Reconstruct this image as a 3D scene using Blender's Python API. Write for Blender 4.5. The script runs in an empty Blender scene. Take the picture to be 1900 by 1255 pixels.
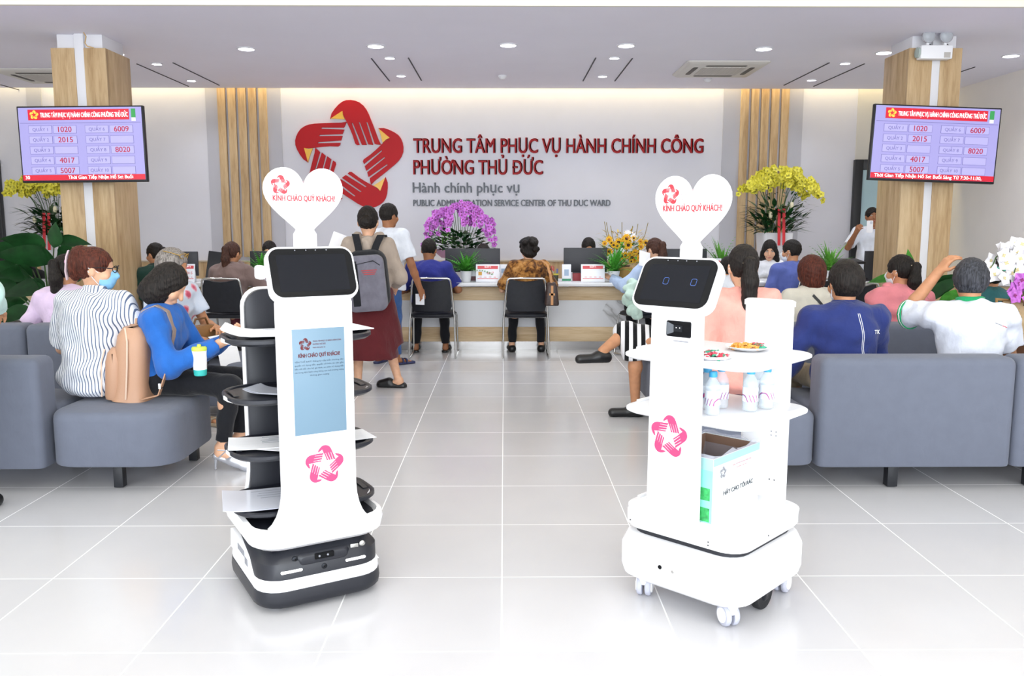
import bpy, bmesh, math, random
import numpy as np
from mathutils import Vector, Matrix
R = math.radians
PI = math.pi
sc = bpy.context.scene
col = sc.collection
random.seed(7)

# ---------------------------------------------------------------- camera
CAM_Z, F_PX = 1.41, 1575.0
PITCH, YAW = R(7.65), R(-0.51)
cam = bpy.data.cameras.new('camera')
cam.sensor_width = 36.0
cam.lens = 36.0 * F_PX / 1900.0
cam.clip_start = 0.05
cam.clip_end = 200
camo = bpy.data.objects.new('camera', cam)
col.objects.link(camo)
camo.location = (0, 0, CAM_Z)
camo.rotation_euler = (PI / 2 - PITCH, 0, YAW)
sc.camera = camo
CAM_M = camo.rotation_euler.to_matrix()

# ---------------------------------------------------------------- light
sc.view_settings.view_transform = 'Standard'
sc.view_settings.look = 'None'
sc.view_settings.gamma = 1
sc.view_settings.use_curve_mapping = False
sc.view_settings.exposure = 0.72
wd = bpy.data.worlds.new('daylight')
sc.world = wd
wd.use_nodes = True
wd.node_tree.nodes['Background'].inputs[0].default_value = (0.86, 0.92, 1.0, 1)
wd.node_tree.nodes['Background'].inputs[1].default_value = 1.45


def lamp(name, kind, loc, rot, energy, color=(1, 1, 1), **kw):
    l = bpy.data.lights.new(name, kind)
    l.energy = energy
    l.color = color
    for k, v in kw.items():
        setattr(l, k, v)
    o = bpy.data.objects.new(name, l)
    col.objects.link(o)
    o.location = loc
    o.rotation_euler = rot
    return o


# daylight through the glazed front of the hall, behind the camera
lamp('front_daylight', 'AREA', (-0.5, -3.2, 2.0), (R(97), 0, 0), 370, (0.90, 0.95, 1.0), shape='RECTANGLE', size=12.5, size_y=3.2)
# unseen fill light added over the front hall to brighten floor and papers
lamp('overhead_fill_light', 'AREA', (-0.5, 2.2, 3.66), (0, 0, 0), 112, (0.92, 0.96, 1.0), shape='RECTANGLE', size=11.0, size_y=7.0)
# warm strips hidden in the coves
lamp('back_cove_strip', 'AREA', (-0.5, 12.0, 3.62), (R(8), 0, 0), 62, (1.0, 0.82, 0.42), shape='RECTANGLE', size=13.0, size_y=0.06)
lamp('front_cove_strip', 'AREA', (-0.5, 7.66, 3.5), (R(180), 0, 0), 60, (1.0, 0.90, 0.72), shape='RECTANGLE', size=13.0, size_y=0.08)


# ---------------------------------------------------------------- helpers
def ray(px, py):
    return CAM_M @ Vector((px - 950.0, 627.5 - py, -F_PX))


def at(px, py, Y):
    d = ray(px, py)
    return Vector((0, 0, CAM_Z)) + d * (Y / d.y)


def atz(px, py, z):
    d = ray(px, py)
    return Vector((0, 0, CAM_Z)) + d * ((z - CAM_Z) / d.z)


def lin(h):
    if not isinstance(h, str):
        return tuple(h)[:3]
    h = h.lstrip('#')
    out = []
    for i in (0, 2, 4):
        c = int(h[i:i + 2], 16) / 255
        out.append(c / 12.92 if c <= 0.04045 else ((c + 0.055) / 1.055) ** 2.4)
    return tuple(out)


MATS = {}


class NT:
    """short hand for building a node tree"""
    def __init__(s, m):
        s.t = m.node_tree
        s.b = s.t.nodes['Principled BSDF']

    def n(s, typ, ins=None, **kw):
        nd = s.t.nodes.new('ShaderNode' + typ)
        for k, v in kw.items():
            setattr(nd, k, v)
        for k, v in (ins or {}).items():
            if isinstance(v, tuple) and len(v) == 2 and hasattr(v[0], 'outputs'):
                s.t.links.new(v[0].outputs[v[1]], nd.inputs[k])
            elif hasattr(v, 'outputs'):
                s.t.links.new(v.outputs[0], nd.inputs[k])
            else:
                nd.inputs[k].default_value = v
        return nd

    def math(s, op, a, b=0.0, c=0.0):
        return s.n('Math', {0: a, 1: b, 2: c}, operation=op)

    def ramp(s, fac, stops):
        r = s.n('ValToRGB', {0: fac})
        e = r.color_ramp.elements
        while len(e) < len(stops):
            e.new(0.5)
        for el, (p, c) in zip(e, stops):
            el.position = p
            el.color = (*lin(c), 1)
        return r

    def set(s, name, v):
        if hasattr(v, 'outputs'):
            s.t.links.new(v.outputs[0], s.b.inputs[name])
        else:
            s.b.inputs[name].default_value = v

    def bump(s, h, strength=0.3, dist=0.005):
        s.set('Normal', s.n('Bump', {'Height': h, 'Strength': strength, 'Distance': dist}))

    def co(s, scale=(1, 1, 1), kind='Object', rot=(0, 0, 0)):
        return s.n('Mapping', {0: (s.n('TexCoord'), kind), 'Scale': scale, 'Rotation': rot})


def mat(name, color='#808080', rough=0.5, metal=0.0, emit=0.0, spec=0.5, noise=None, bump=None, alpha=1.0, trans=0.0, sheen=0.0, ecol=None):
    if name in MATS:
        return MATS[name]
    m = bpy.data.materials.new(name)
    m.use_nodes = True
    MATS[name] = m
    t = NT(m)
    c = lin(color)
    t.set('Base Color', (*c, 1))
    t.set('Roughness', rough)
    t.set('Metallic', metal)
    t.set('Specular IOR Level', spec)
    t.set('Alpha', alpha)
    if trans:
        t.set('Transmission Weight', trans)
    if sheen:
        t.set('Sheen Weight', sheen)
    if emit:
        t.set('Emission Color', (*lin(ecol or color), 1))
        t.set('Emission Strength', emit)
    if noise:
        amt, scl = noise
        nz = t.n('TexNoise', {'Vector': t.co(scl if isinstance(scl, tuple) else (scl,) * 3), 'Scale': 1.0, 'Detail': 4.0})
        lo = tuple(max(0, x * (1 - amt)) for x in c)
        hi = tuple(min(1, x * (1 + amt)) for x in c)
        t.set('Base Color', t.ramp(nz, [(0.3, lo), (0.7, hi)]))
    if bump:
        scl, st = bump
        nb = t.n('TexNoise', {'Vector': t.co(scl if isinstance(scl, tuple) else (scl,) * 3), 'Scale': 1.0, 'Detail': 3.0})
        t.bump(nb, st, 0.004)
    return m


def cloth(name, color, fine=420, st=0.42, amt=0.06, sheen=0.15):
    if name in MATS:
        return MATS[name]
    m = mat(name, color, 0.85, spec=0.2, sheen=sheen, noise=(amt, 14))
    t = NT(m)
    nb = t.n('TexNoise', {'Vector': t.co((fine,) * 3), 'Scale': 1.0, 'Detail': 2.0})
    n2 = t.n('TexNoise', {'Vector': t.co((16, 16, 9)), 'Scale': 1.0, 'Detail': 3.0, 'Distortion': 1.2})
    t.bump(t.math('ADD', t.math('MULTIPLY', nb, 0.12), t.math('MULTIPLY', n2, 1.0)), st, 0.02)
    return m


def hairmat(name, color, hi=None):
    if name in MATS:
        return MATS[name]
    m = mat(name, color, 0.5, spec=0.22)
    t = NT(m)
    nz = t.n('TexNoise', {'Vector': t.co((150, 150, 9)), 'Scale': 1.0, 'Detail': 4.0})
    c = lin(color)
    t.set('Base Color', t.ramp(nz, [(0.3, tuple(x * 0.55 for x in c)), (0.72, lin(hi) if hi else tuple(x * 1.8 for x in c))]))
    t.bump(nz, 0.85, 0.009)
    return m


def skinmat(name, color):
    m = mat(name, color, 0.5, spec=0.35, noise=(0.10, 22))
    NT(m).set('Subsurface Weight', 0.08)
    NT(m).set('Subsurface Radius', (0.01, 0.004, 0.002))
    return m


class MB:
    def __init__(s):
        s.v, s.f = [], []

    def add(s, vs, fs):
        n = len(s.v)
        s.v += [tuple(v) for v in vs]
        s.f += [tuple(i + n for i in f) for f in fs]
        return s

    def box(s, c, d, rot=None):
        M = Matrix.Identity(3) if rot is None else (Matrix.Rotation(R(rot), 3, 'Z') if not isinstance(rot, Matrix) else rot)
        vs = []
        for x in (-.5, .5):
            for y in (-.5, .5):
                for z in (-.5, .5):
                    vs.append(Vector(c) + M @ Vector((x * d[0], y * d[1], z * d[2])))
        return s.add(vs, [(0, 1, 3, 2), (4, 6, 7, 5), (0, 4, 5, 1), (2, 3, 7, 6), (0, 2, 6, 4), (1, 5, 7, 3)])

    def loft(s, rings, cap=True):
        n = len(rings[0])
        vs = [p for r in rings for p in r]
        fs = []
        for k in range(len(rings) - 1):
            for i in range(n):
                j = (i + 1) % n
                fs.append((k * n + i, k * n + j, (k + 1) * n + j, (k + 1) * n + i))
        if cap:
            fs.append(tuple(reversed(range(n))))
            fs.append(tuple((len(rings) - 1) * n + i for i in range(n)))
        return s.add(vs, fs)

    def tube(s, pts, r, n=8, cap=True):
        pts = [Vector(p) for p in pts]
        rr = r if isinstance(r, (list, tuple)) else [r] * len(pts)
        rings = []
        up = None
        for i, p in enumerate(pts):
            d = (pts[min(i + 1, len(pts) - 1)] - pts[max(i - 1, 0)])
            d.normalize()
            if up is None:
                up = Vector((0, 0, 1)) if abs(d.z) < 0.9 else Vector((1, 0, 0))
            a = d.cross(up)
            a.normalize()
            b = a.cross(d)
            up = b
            rings.append([p + (a * math.cos(t * 2 * PI / n) + b * math.sin(t * 2 * PI / n)) * rr[i] for t in range(n)])
        return s.loft(rings, cap)

    def lathe(s, prof, n=24, c=(0, 0, 0)):
        rings = [[(c[0] + r * math.cos(2 * PI * i / n), c[1] + r * math.sin(2 * PI * i / n), c[2] + z) for i in range(n)] for r, z in prof]
        return s.loft(rings)

    def prism(s, poly, z0, z1):
        return s.loft([[(x, y, z0) for x, y in poly], [(x, y, z1) for x, y in poly]])

    def ell(s, c, r, n=12):
        rings = []
        for k in range(1, n // 2 + 1):
            a = PI * k / (n // 2 + 1)
            rings.append([(c[0] + r[0] * math.sin(a) * math.cos(2 * PI * i / n), c[1] + r[1] * math.sin(a) * math.sin(2 * PI * i / n), c[2] - r[2] * math.cos(a)) for i in range(n)])
        return s.loft(rings)

    def grid(s, rows, thick=0.0):
        """sheet from rows of points; thick gives it a real thickness"""
        m, n = len(rows), len(rows[0])
        P = [[Vector(p) for p in r] for r in rows]
        if not thick:
            return s.add([p for r in P for p in r], [(i * n + j, i * n + j + 1, (i + 1) * n + j + 1, (i + 1) * n + j) for i in range(m - 1) for j in range(n - 1)])
        N = []
        for i in range(m):
            for j in range(n):
                a = P[min(i + 1, m - 1)][j] - P[max(i - 1, 0)][j]
                b = P[i][min(j + 1, n - 1)] - P[i][max(j - 1, 0)]
                c = a.cross(b)
                N.append(c.normalized() * thick if c.length > 1e-12 else Vector((0, 0, thick)))
        q = [p for r in P for p in r]
        vs = q + [p + k for p, k in zip(q, N)]
        o = m * n
        fs = []
        for i in range(m - 1):
            for j in range(n - 1):
                f = (i * n + j, i * n + j + 1, (i + 1) * n + j + 1, (i + 1) * n + j)
                fs.append(f)
                fs.append(tuple(x + o for x in reversed(f)))
        per = [j for j in range(n)] + [i * n + n - 1 for i in range(1, m)] + [(m - 1) * n + j for j in range(n - 2, -1, -1)] + [i * n for i in range(m - 2, 0, -1)]
        for a, b in zip(per, per[1:] + per[:1]):
            fs.append((b, a, a + o, b + o))
        return s.add(vs, fs)

    def build(s, name, m, parent=None, smooth=40, bevel=0.0, seg=2, loc=None, rot=None, fix=True):
        me = bpy.data.meshes.new(name)
        me.from_pydata([tuple(v) for v in s.v], [], s.f)
        if fix or bevel:
            bm = bmesh.new()
            bm.from_mesh(me)
            bmesh.ops.recalc_face_normals(bm, faces=bm.faces)
            if bevel:
                es = [e for e in bm.edges if len(e.link_faces) == 2 and e.calc_face_angle(0) > R(30)]
                bmesh.ops.bevel(bm, geom=es, offset=bevel, segments=seg, profile=0.5, affect='EDGES', clamp_overlap=True)
            bm.to_mesh(me)
            bm.free()
        if smooth:
            me.shade_smooth()
            me.set_sharp_from_angle(angle=R(smooth))
        return link(name, me, m, parent, loc, rot)


def link(name, me, m, parent=None, loc=None, rot=None):
    if m is not None and not me.materials:
        me.materials.append(m)
    o = bpy.data.objects.new(name, me)
    col.objects.link(o)
    if parent is not None:
        o.parent = parent
    if loc is not None:
        o.location = loc
    if rot is not None:
        o.rotation_euler = rot
    return o


def tag(o, label=None, cat=None, group=None, kind=None):
    if label:
        o['label'] = label
    if cat:
        o['category'] = cat
    if group:
        o['group'] = group
    if kind:
        o['kind'] = kind
    return o


def thing(name, label, cat, loc=(0, 0, 0), rz=0.0, group=None):
    o = bpy.data.objects.new(name, None)
    o.empty_display_size = 0.1
    col.objects.link(o)
    o.location = loc
    o.rotation_euler = (0, 0, R(rz))
    return tag(o, label, cat, group)


def struct(name, mb, m, **kw):
    return tag(mb.build(name, m, **kw), kind='structure')


def copy_tree(o, parent=None):
    c = o.copy()
    col.objects.link(c)
    if parent is not None:
        c.parent = parent
    for ch in list(o.children):
        copy_tree(ch, c)
    return c


def rrect(w, d, r, n=5, cx=0, cy=0):
    out = []
    for sx, sy, a0 in ((1, -1, -90), (1, 1, 0), (-1, 1, 90), (-1, -1, 180)):
        for k in range(n + 1):
            a = R(a0 + 90 * k / n)
            out.append((cx + sx * (w / 2 - r) + r * math.cos(a), cy + sy * (d / 2 - r) + r * math.sin(a)))
    return out


def ring(poly, z):
    return [(x, y, z) for x, y in poly]


_PLAIN = str.maketrans({'Ờ': 'Ò', 'Ơ': 'O', 'ờ': 'ò', 'ơ': 'o', 'Đ': 'D', 'đ': 'd', 'ở': 'ỏ'})
_XM = {}


def _xmax(mk, s):
    if s not in _XM:
        m = mk(s, 0)
        a = np.empty(len(m.vertices) * 3, dtype=np.float32)
        m.vertices.foreach_get('co', a)
        _XM[s] = float(a.reshape(-1, 3)[:, 0].max())
        bpy.data.meshes.remove(m)
    return _XM[s]


def text(s, m, parent, loc, h, w=None, rot=(PI / 2, 0, 0), align='L', ext=0.0015, name='lettering', bold=0.0):
    """h is the height of a capital letter, w the whole width (None keeps the proportions)"""
    def mk(t, e):
        c = bpy.data.curves.new('t', 'FONT')
        c.body = t
        c.extrude = e
        c.resolution_u = 3
        o = bpy.data.objects.new('t', c)
        col.objects.link(o)
        dg = bpy.context.evaluated_depsgraph_get()
        me = bpy.data.meshes.new_from_object(o.evaluated_get(dg))
        bpy.data.objects.remove(o)
        bpy.data.curves.remove(c)
        return me
    sy = h / 0.682
    full, s = s, s.translate(_PLAIN)
    me = mk(s, ext / sy if ext else 0)
    extra = MB()                   # horns and bars of the Vietnamese letters, drawn as strokes of their own
    ez = ext / sy
    for i, (a_, b_) in enumerate(zip(full, s)):
        if a_ != b_:
            xr = _xmax(mk, s[:i + 1])
            k = 1.0 if a_.isupper() else 0.76
            if a_ in 'Đđ':
                xl = xr - (0.60 if a_ == 'Đ' else 0.5)
                pts = [(xl - .05, .31), (xl + .27, .31), (xl + .27, .385), (xl - .05, .385)]
            else:
                pts = [(xr - .14, .59 * k), (xr - .03, .62 * k), (xr + .02, .70 * k), (xr + .10, .70 * k), (xr + .06, .575 * k), (xr - .05, .52 * k)]
            extra.prism(pts, -ez, ez)
    if extra.v:
        bm = bmesh.new()
        bm.from_mesh(me)
        m2 = bpy.data.meshes.new('t')
        m2.from_pydata(extra.v, [], extra.f)
        bm.from_mesh(m2)
        bm.to_mesh(me)
        bm.free()
        bpy.data.meshes.remove(m2)
    n = len(me.vertices)
    a = np.empty(n * 3, dtype=np.float32)
    me.vertices.foreach_get('co', a)
    a = a.reshape(-1, 3)
    x0, x1 = a[:, 0].min(), a[:, 0].max()
    sx = w / (x1 - x0) if w else sy
    off = x0 if align == 'L' else (x0 + x1) / 2
    a[:, 0] = (a[:, 0] - off) * sx
    a[:, 1] *= sy
    a[:, 2] *= sy
    me.vertices.foreach_set('co', a.ravel())
    me.materials.clear()
    if bold:                       # a heavier stroke: the same letters drawn again a hair to the side
        bm = bmesh.new()
        bm.from_mesh(me)
        for dx, dy in ((bold * sy, 0), (0, bold * sy * 0.5), (bold * sy, bold * sy * 0.5)):
            n0 = len(bm.verts)
            bm.from_mesh(me)
            bm.verts.ensure_lookup_table()
            for v in bm.verts[n0:]:
                v.co.x += dx
                v.co.y += dy
                v.co.z *= 0.99
        bm.to_mesh(me)
        bm.free()
    return link(name, me, m, parent, loc, rot)


# the five-handed star: outline of the upper hand about the emblem's centre, unit = outer radius
_HAND = [(-75, 157), (-68, 180), (-55, 198), (-38, 216), (-22, 228), (-5, 234), (13, 235), (32, 232), (50, 225), (66, 212), (78, 196), (88, 176), (97, 152), (107, 126), (117, 98), (127, 70),
         (137, 51), (117, 53), (110, 55), (82, 143), (76, 145), (103, 51), (83, 53), (50, 143), (44, 145), (76, 51), (56, 51), (20, 140), (14, 142), (46, 51), (35, 50), (28, 56), (18, 90), (6, 120), (-8, 150), (-18, 172), (-22, 188), (-36, 176), (-56, 164)]
_BEAK = [(-73, 158), (-22, 190), (-20, 172), (-12, 155), (-45, 158)]


def emblem(parent, loc, rad, m, beak=None, rot=(PI / 2, 0, 0), ext=0.002, tilt=0, name='emblem_hand'):
    u = rad / 235.0
    for k in range(5):
        a = R(72 * k + tilt)
        ca, sa = math.cos(a), math.sin(a)
        for nm, pts, mm, e in ((name, _HAND, m, ext), ('emblem_beak', _BEAK, beak, ext * 1.25)):
            if mm is None:
                continue
            b = MB().prism([((x * ca - y * sa) * u, (x * sa + y * ca) * u) for x, y in pts], 0, e)
            b.build(nm, mm, parent, smooth=0, loc=loc, rot=rot)


# ---------------------------------------------------------------- implicit surfaces for bodies, clothes and hair
class Sdf:
    def __init__(s):
        s.p, s.cuts = [], []

    def cone(s, a, b, ra, rb, k=0.02, sub=False, flat=False):
        s.p.append(('c', np.array(a, float), np.array(b, float), ra, rb, k, sub, flat))
        return s

    def ell(s, c, r, k=0.02, M=None, sub=False):
        s.p.append(('e', np.array(c, float), np.array(r, float), None if M is None else np.array(M, float), 0, k, sub, False))
        return s

    def cut(s, n, p):
        n = np.array(n, float)
        n /= np.linalg.norm(n)
        s.cuts.append((n, float(np.dot(n, np.array(p, float)))))
        return s

    def build(s, name, m, parent=None, h=0.008, wr=0.0, wf=30.0, seed=0, smooth=True):
        lo, hi = np.full(3, 1e9), np.full(3, -1e9)
        bb = []
        for q in s.p:
            if q[0] == 'c':
                rm = max(q[3], q[4])
                a = np.minimum(q[1], q[2]) - rm
                b = np.maximum(q[1], q[2]) + rm
            else:
                rm = q[2] if q[3] is None else np.full(3, q[2].max())
                a, b = q[1] - rm, q[1] + rm
            bb.append((a, b))
            if not q[6]:
                lo, hi = np.minimum(lo, a), np.maximum(hi, b)
        lo -= 3 * h
        hi += 3 * h
        n = np.ceil((hi - lo) / h).astype(int) + 1
        ax = [(lo[i] + h * np.arange(n[i])).astype(np.float32) for i in range(3)]
        f = np.full(n, 0.2, dtype=np.float32)
        for q, (a, b) in zip(s.p, bb):
            k = q[5]
            i0 = np.clip(((a - k - 2 * h - lo) / h).astype(int), 0, n - 1)
            i1 = np.clip(((b + k + 2 * h - lo) / h).astype(int) + 2, 0, n)
            if (i1 <= i0).any():
                continue
            X = ax[0][i0[0]:i1[0]][:, None, None]
            Y = ax[1][i0[1]:i1[1]][None, :, None]
            Z = ax[2][i0[2]:i1[2]][None, None, :]
            if q[0] == 'c':
                ba = q[2] - q[1]
                L2 = max(float(ba @ ba), 1e-12)
                px, py, pz = X - q[1][0], Y - q[1][1], Z - q[1][2]
                t0 = (px * ba[0] + py * ba[1] + pz * ba[2]) / L2
                t = np.clip(t0, 0, 1)
                d = np.sqrt((px - t * ba[0]) ** 2 + (py - t * ba[1]) ** 2 + (pz - t * ba[2]) ** 2) - (q[3] + (q[4] - q[3]) * t)
                if q[7]:
                    d = np.maximum(d, (t0 - 1) * math.sqrt(L2))
            else:
                px, py, pz = X - q[1][0], Y - q[1][1], Z - q[1][2]
                if q[3] is not None:
                    M = q[3]
                    px, py, pz = px * M[0, 0] + py * M[1, 0] + pz * M[2, 0], px * M[0, 1] + py * M[1, 1] + pz * M[2, 1], px * M[0, 2] + py * M[1, 2] + pz * M[2, 2]
                r = q[2]
                k0 = np.sqrt((px / r[0]) ** 2 + (py / r[1]) ** 2 + (pz / r[2]) ** 2)
                k1 = np.sqrt((px / r[0] ** 2) ** 2 + (py / r[1] ** 2) ** 2 + (pz / r[2] ** 2) ** 2)
                d = k0 * (k0 - 1) / np.maximum(k1, 1e-6)
            g = f[i0[0]:i1[0], i0[1]:i1[1], i0[2]:i1[2]]
            if q[6]:
                d = -d
                hh = np.clip(0.5 - 0.5 * (d - g) / k, 0, 1)
                g[...] = d * (1 - hh) + g * hh + k * hh * (1 - hh)
            else:
                hh = np.clip(0.5 + 0.5 * (d - g) / k, 0, 1)
                g[...] = d * (1 - hh) + g * hh - k * hh * (1 - hh)
        X, Y, Z = ax[0][:, None, None], ax[1][None, :, None], ax[2][None, None, :]
        if wr:
            o = seed * 1.7
            w = np.sin(wf * (X * 0.7 + Z * 1.0 + 0.3 * Y) + o + 1.8 * np.sin(wf * 0.55 * (Y - Z * 0.5 + X * 0.6) + o * 2))
            w = w + 0.6 * np.sin(wf * 1.7 * (Y * 0.8 - X * 0.5 + 0.7 * Z) + 3 * o + 1.5 * np.sin(wf * 0.8 * (X + Z * 0.4)))
            f = f + (wr * w).astype(np.float32)
        for nn, d in s.cuts:
            f = np.maximum(f, (X * nn[0] + Y * nn[1] + Z * nn[2] - d).astype(np.float32))
        V, F = nets(f, lo, h)
        me = bpy.data.meshes.new(name)
        me.vertices.add(len(V))
        me.vertices.foreach_set('co', V.astype(np.float32).ravel())
        me.loops.add(F.size)
        me.loops.foreach_set('vertex_index', F.astype(np.int32).ravel())
        me.polygons.add(len(F))
        me.polygons.foreach_set('loop_start', np.arange(0, F.size, 4, dtype=np.int32))
        me.update(calc_edges=True)
        me.validate()
        if smooth:
            me.shade_smooth()
        return link(name, me, m, parent)


def nets(f, lo, h):
    s = f < 0
    n = f.shape
    c = np.zeros((n[0] - 1, n[1] - 1, n[2] - 1), dtype=np.uint8)
    cn = [(i, j, k) for i in (0, 1) for j in (0, 1) for k in (0, 1)]
    for i, j, k in cn:
        c += s[i:n[0] - 1 + i, j:n[1] - 1 + j, k:n[2] - 1 + k]
    I = np.argwhere((c > 0) & (c < 8))
    idx = np.full(c.shape, -1, dtype=np.int32)
    idx[I[:, 0], I[:, 1], I[:, 2]] = np.arange(len(I))
    val = np.stack([f[I[:, 0] + i, I[:, 1] + j, I[:, 2] + k] for i, j, k in cn], 1)
    acc = np.zeros((len(I), 3))
    cnt = np.zeros(len(I))
    for a in range(8):
        for b in range(a + 1, 8):
            d = np.array(cn[b]) - np.array(cn[a])
            if np.abs(d).sum() != 1:
                continue
            va, vb = val[:, a], val[:, b]
            x = (va < 0) != (vb < 0)
            t = np.where(x, va / np.where(x, va - vb, 1), 0)
            acc += np.where(x[:, None], np.array(cn[a])[None] + t[:, None] * d[None], 0)
            cnt += x
    V = lo + h * (I + acc / cnt[:, None])
    quads = []
    for axn in range(3):
        u, v = (axn + 1) % 3, (axn + 2) % 3
        a = [slice(1, n[i] - 1) for i in range(3)]
        a[axn] = slice(0, n[axn] - 1)
        b = list(a)
        b[axn] = slice(1, n[axn])
        s0, s1 = s[tuple(a)], s[tuple(b)]
        E = np.argwhere(s0 != s1)
        if not len(E):
            continue
        flip = s0[E[:, 0], E[:, 1], E[:, 2]]
        base = E.copy()
        base[:, u] += 1
        base[:, v] += 1
        def cell(du, dv):
            q = base.copy()
            q[:, u] -= du
            q[:, v] -= dv
            return idx[q[:, 0], q[:, 1], q[:, 2]]
        q = np.stack([cell(1, 1), cell(0, 1), cell(0, 0), cell(1, 0)], 1)
        q[~flip] = q[~flip][:, ::-1]
        quads.append(q)
    return V, np.concatenate(quads)
# ---------------------------------------------------------------- setting
def wood_mat(name, a, b, c, scale=(9, 9, 0.9)):
    m = mat(name, a, 0.45, spec=0.35)
    t = NT(m)
    n1 = t.n('TexNoise', {'Vector': t.co(scale), 'Scale': 1.4, 'Detail': 5.0, 'Distortion': 0.6})
    n2 = t.n('TexNoise', {'Vector': t.co(tuple(x * 9 for x in scale)), 'Scale': 1.0, 'Detail': 3.0})
    f = t.math('ADD', t.math('MULTIPLY', n1, 0.7), t.math('MULTIPLY', n2, 0.3))
    t.set('Base Color', t.ramp(f, [(0.36, a), (0.5, b), (0.66, c)]))
    return m


WOOD = wood_mat('oak_upright', '#ae9068', '#c3a67e', '#d2b890')
WOODH = wood_mat('oak_lengthwise', '#bfa17b', '#d1b791', '#dec7a4', (0.9, 9, 9))
WALLP = mat('wall_paint', '#d9d9e0', 0.75, spec=0.2, noise=(0.015, 3))
WALLG = mat('wall_paint_grey', '#bcbcc3', 0.75, spec=0.2, noise=(0.02, 3))
WALLS = mat('side_wall_paint', '#ece8e4', 0.75, spec=0.2, noise=(0.015, 3))
CEILP = mat('ceiling_paint', '#f0eefa', 0.85, spec=0.1, noise=(0.01, 2))
WHITEP = mat('white_paint', '#e6e6ea', 0.6, spec=0.3)
BLACK = mat('black_plastic', '#17181d', 0.45, spec=0.4)
DARKM = mat('dark_metal', '#1b1e24', 0.35, metal=0.6)
CHROME = mat('chrome', '#c9c9c6', 0.14, metal=1.0)
STEEL = mat('brushed_steel', '#a9a7a5', 0.22, metal=1.0, noise=(0.05, (1, 30, 60)))
WHITEPL = mat('white_plastic', '#f2f2f4', 0.4, spec=0.4)
GOLD = mat('gold', '#c9a24a', 0.3, metal=0.8)


def floor_mat():
    m = mat('porcelain_tile', '#b9b6b2', 0.2, spec=0.5)
    t = NT(m)
    sp = t.n('SeparateXYZ', {0: (t.n('TexCoord'), 'Object')})
    lines = []
    for ax, off in ((0, -0.012), (1, 0.26)):
        q = t.math('PINGPONG', t.math('SUBTRACT', (sp, ax), off), 0.3)
        lines.append(t.math('LESS_THAN', q, 0.0026))
    g = t.math('MAXIMUM', lines[0], lines[1])
    cell = t.n('Combine' + 'XYZ', {0: t.math('FLOOR', t.math('DIVIDE', t.math('SUBTRACT', (sp, 0), -0.012), 0.6)), 1: t.math('FLOOR', t.math('DIVIDE', t.math('SUBTRACT', (sp, 1), 0.26), 0.6))})
    wn = t.n('TexWhiteNoise', {'Vector': cell})
    nz = t.n('TexNoise', {'Vector': t.co((3, 3, 3)), 'Scale': 1.0, 'Detail': 4.0})
    f = t.math('ADD', t.math('MULTIPLY', wn, 0.35), t.math('MULTIPLY', nz, 0.65))
    base = t.ramp(f, [(0.2, '#c3c2c5'), (0.8, '#cac9cb')])
    mx = t.n('Mix', {0: g}, data_type='RGBA')
    t.t.links.new(base.outputs[0], mx.inputs[6])
    mx.inputs[7].default_value = (*lin('#f4f4f4'), 1)
    t.t.links.new(mx.outputs[2], t.b.inputs['Base Color'])
    n3 = t.n('TexNoise', {'Vector': t.co((5, 5, 5)), 'Scale': 1.0, 'Detail': 5.0})
    t.set('Roughness', t.math('ADD', t.math('MULTIPLY', n3, 0.12), t.math('MULTIPLY_ADD', g, 0.3, 0.13)))
    return m


XL, XR, YB, YF = -7.3, 6.2, 12.1, -4.0
CZ = at(160, 62, 8.6).z            # ceiling height, from the top of the left column
SOFF = 7.5                         # front lip of the low ceiling
TOPZ = CZ + 0.45
struct('floor', MB().box((-0.55, 4.05, -0.05), (13.9, 16.5, 0.1)), floor_mat())
struct('ceiling', MB().box((-0.55, (SOFF + .04 + 11.93) / 2, CZ + 0.03), (13.7, 11.93 - SOFF - .04, 0.06)), CEILP)
struct('trim_6', MB().box((-0.55, SOFF + 0.019, CZ + 0.056), (13.7, 0.04, 0.116)), mat('cove_glow_cream', '#efece2', 0.8, spec=0.1))  # lip coloured cream to stand in for the glow of the cove
struct('ceiling', MB().box((-0.55, (YF + 8.0) / 2, TOPZ + 0.05), (13.9, 8.0 - YF, 0.1)).box((-0.55, 7.95, (CZ + TOPZ) / 2 + 0.03), (13.7, 0.1, TOPZ - CZ - 0.06)), mat('upper_ceiling_paint', '#e9e4d8', 0.8, spec=0.1))
struct('ceiling', MB().box((-0.55, 10.1, TOPZ + 0.05), (13.9, 4.2, 0.1)), CEILP)
struct('wall_back', MB().box((-0.55, YB + 0.05, TOPZ / 2), (13.7, 0.1, TOPZ)), WALLP)
struct('wall_left', MB().box((XL - 0.05, (YF + YB) / 2, TOPZ / 2), (0.1, YB - YF + 0.2, TOPZ)), WALLS)
struct('wall_right', MB().box((XR + 0.05, (YF + YB) / 2, TOPZ / 2), (0.1, YB - YF + 0.2, TOPZ)), WALLS)


def wx(px, py=320, Y=YB):
    return at(px, py, Y).x


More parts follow.
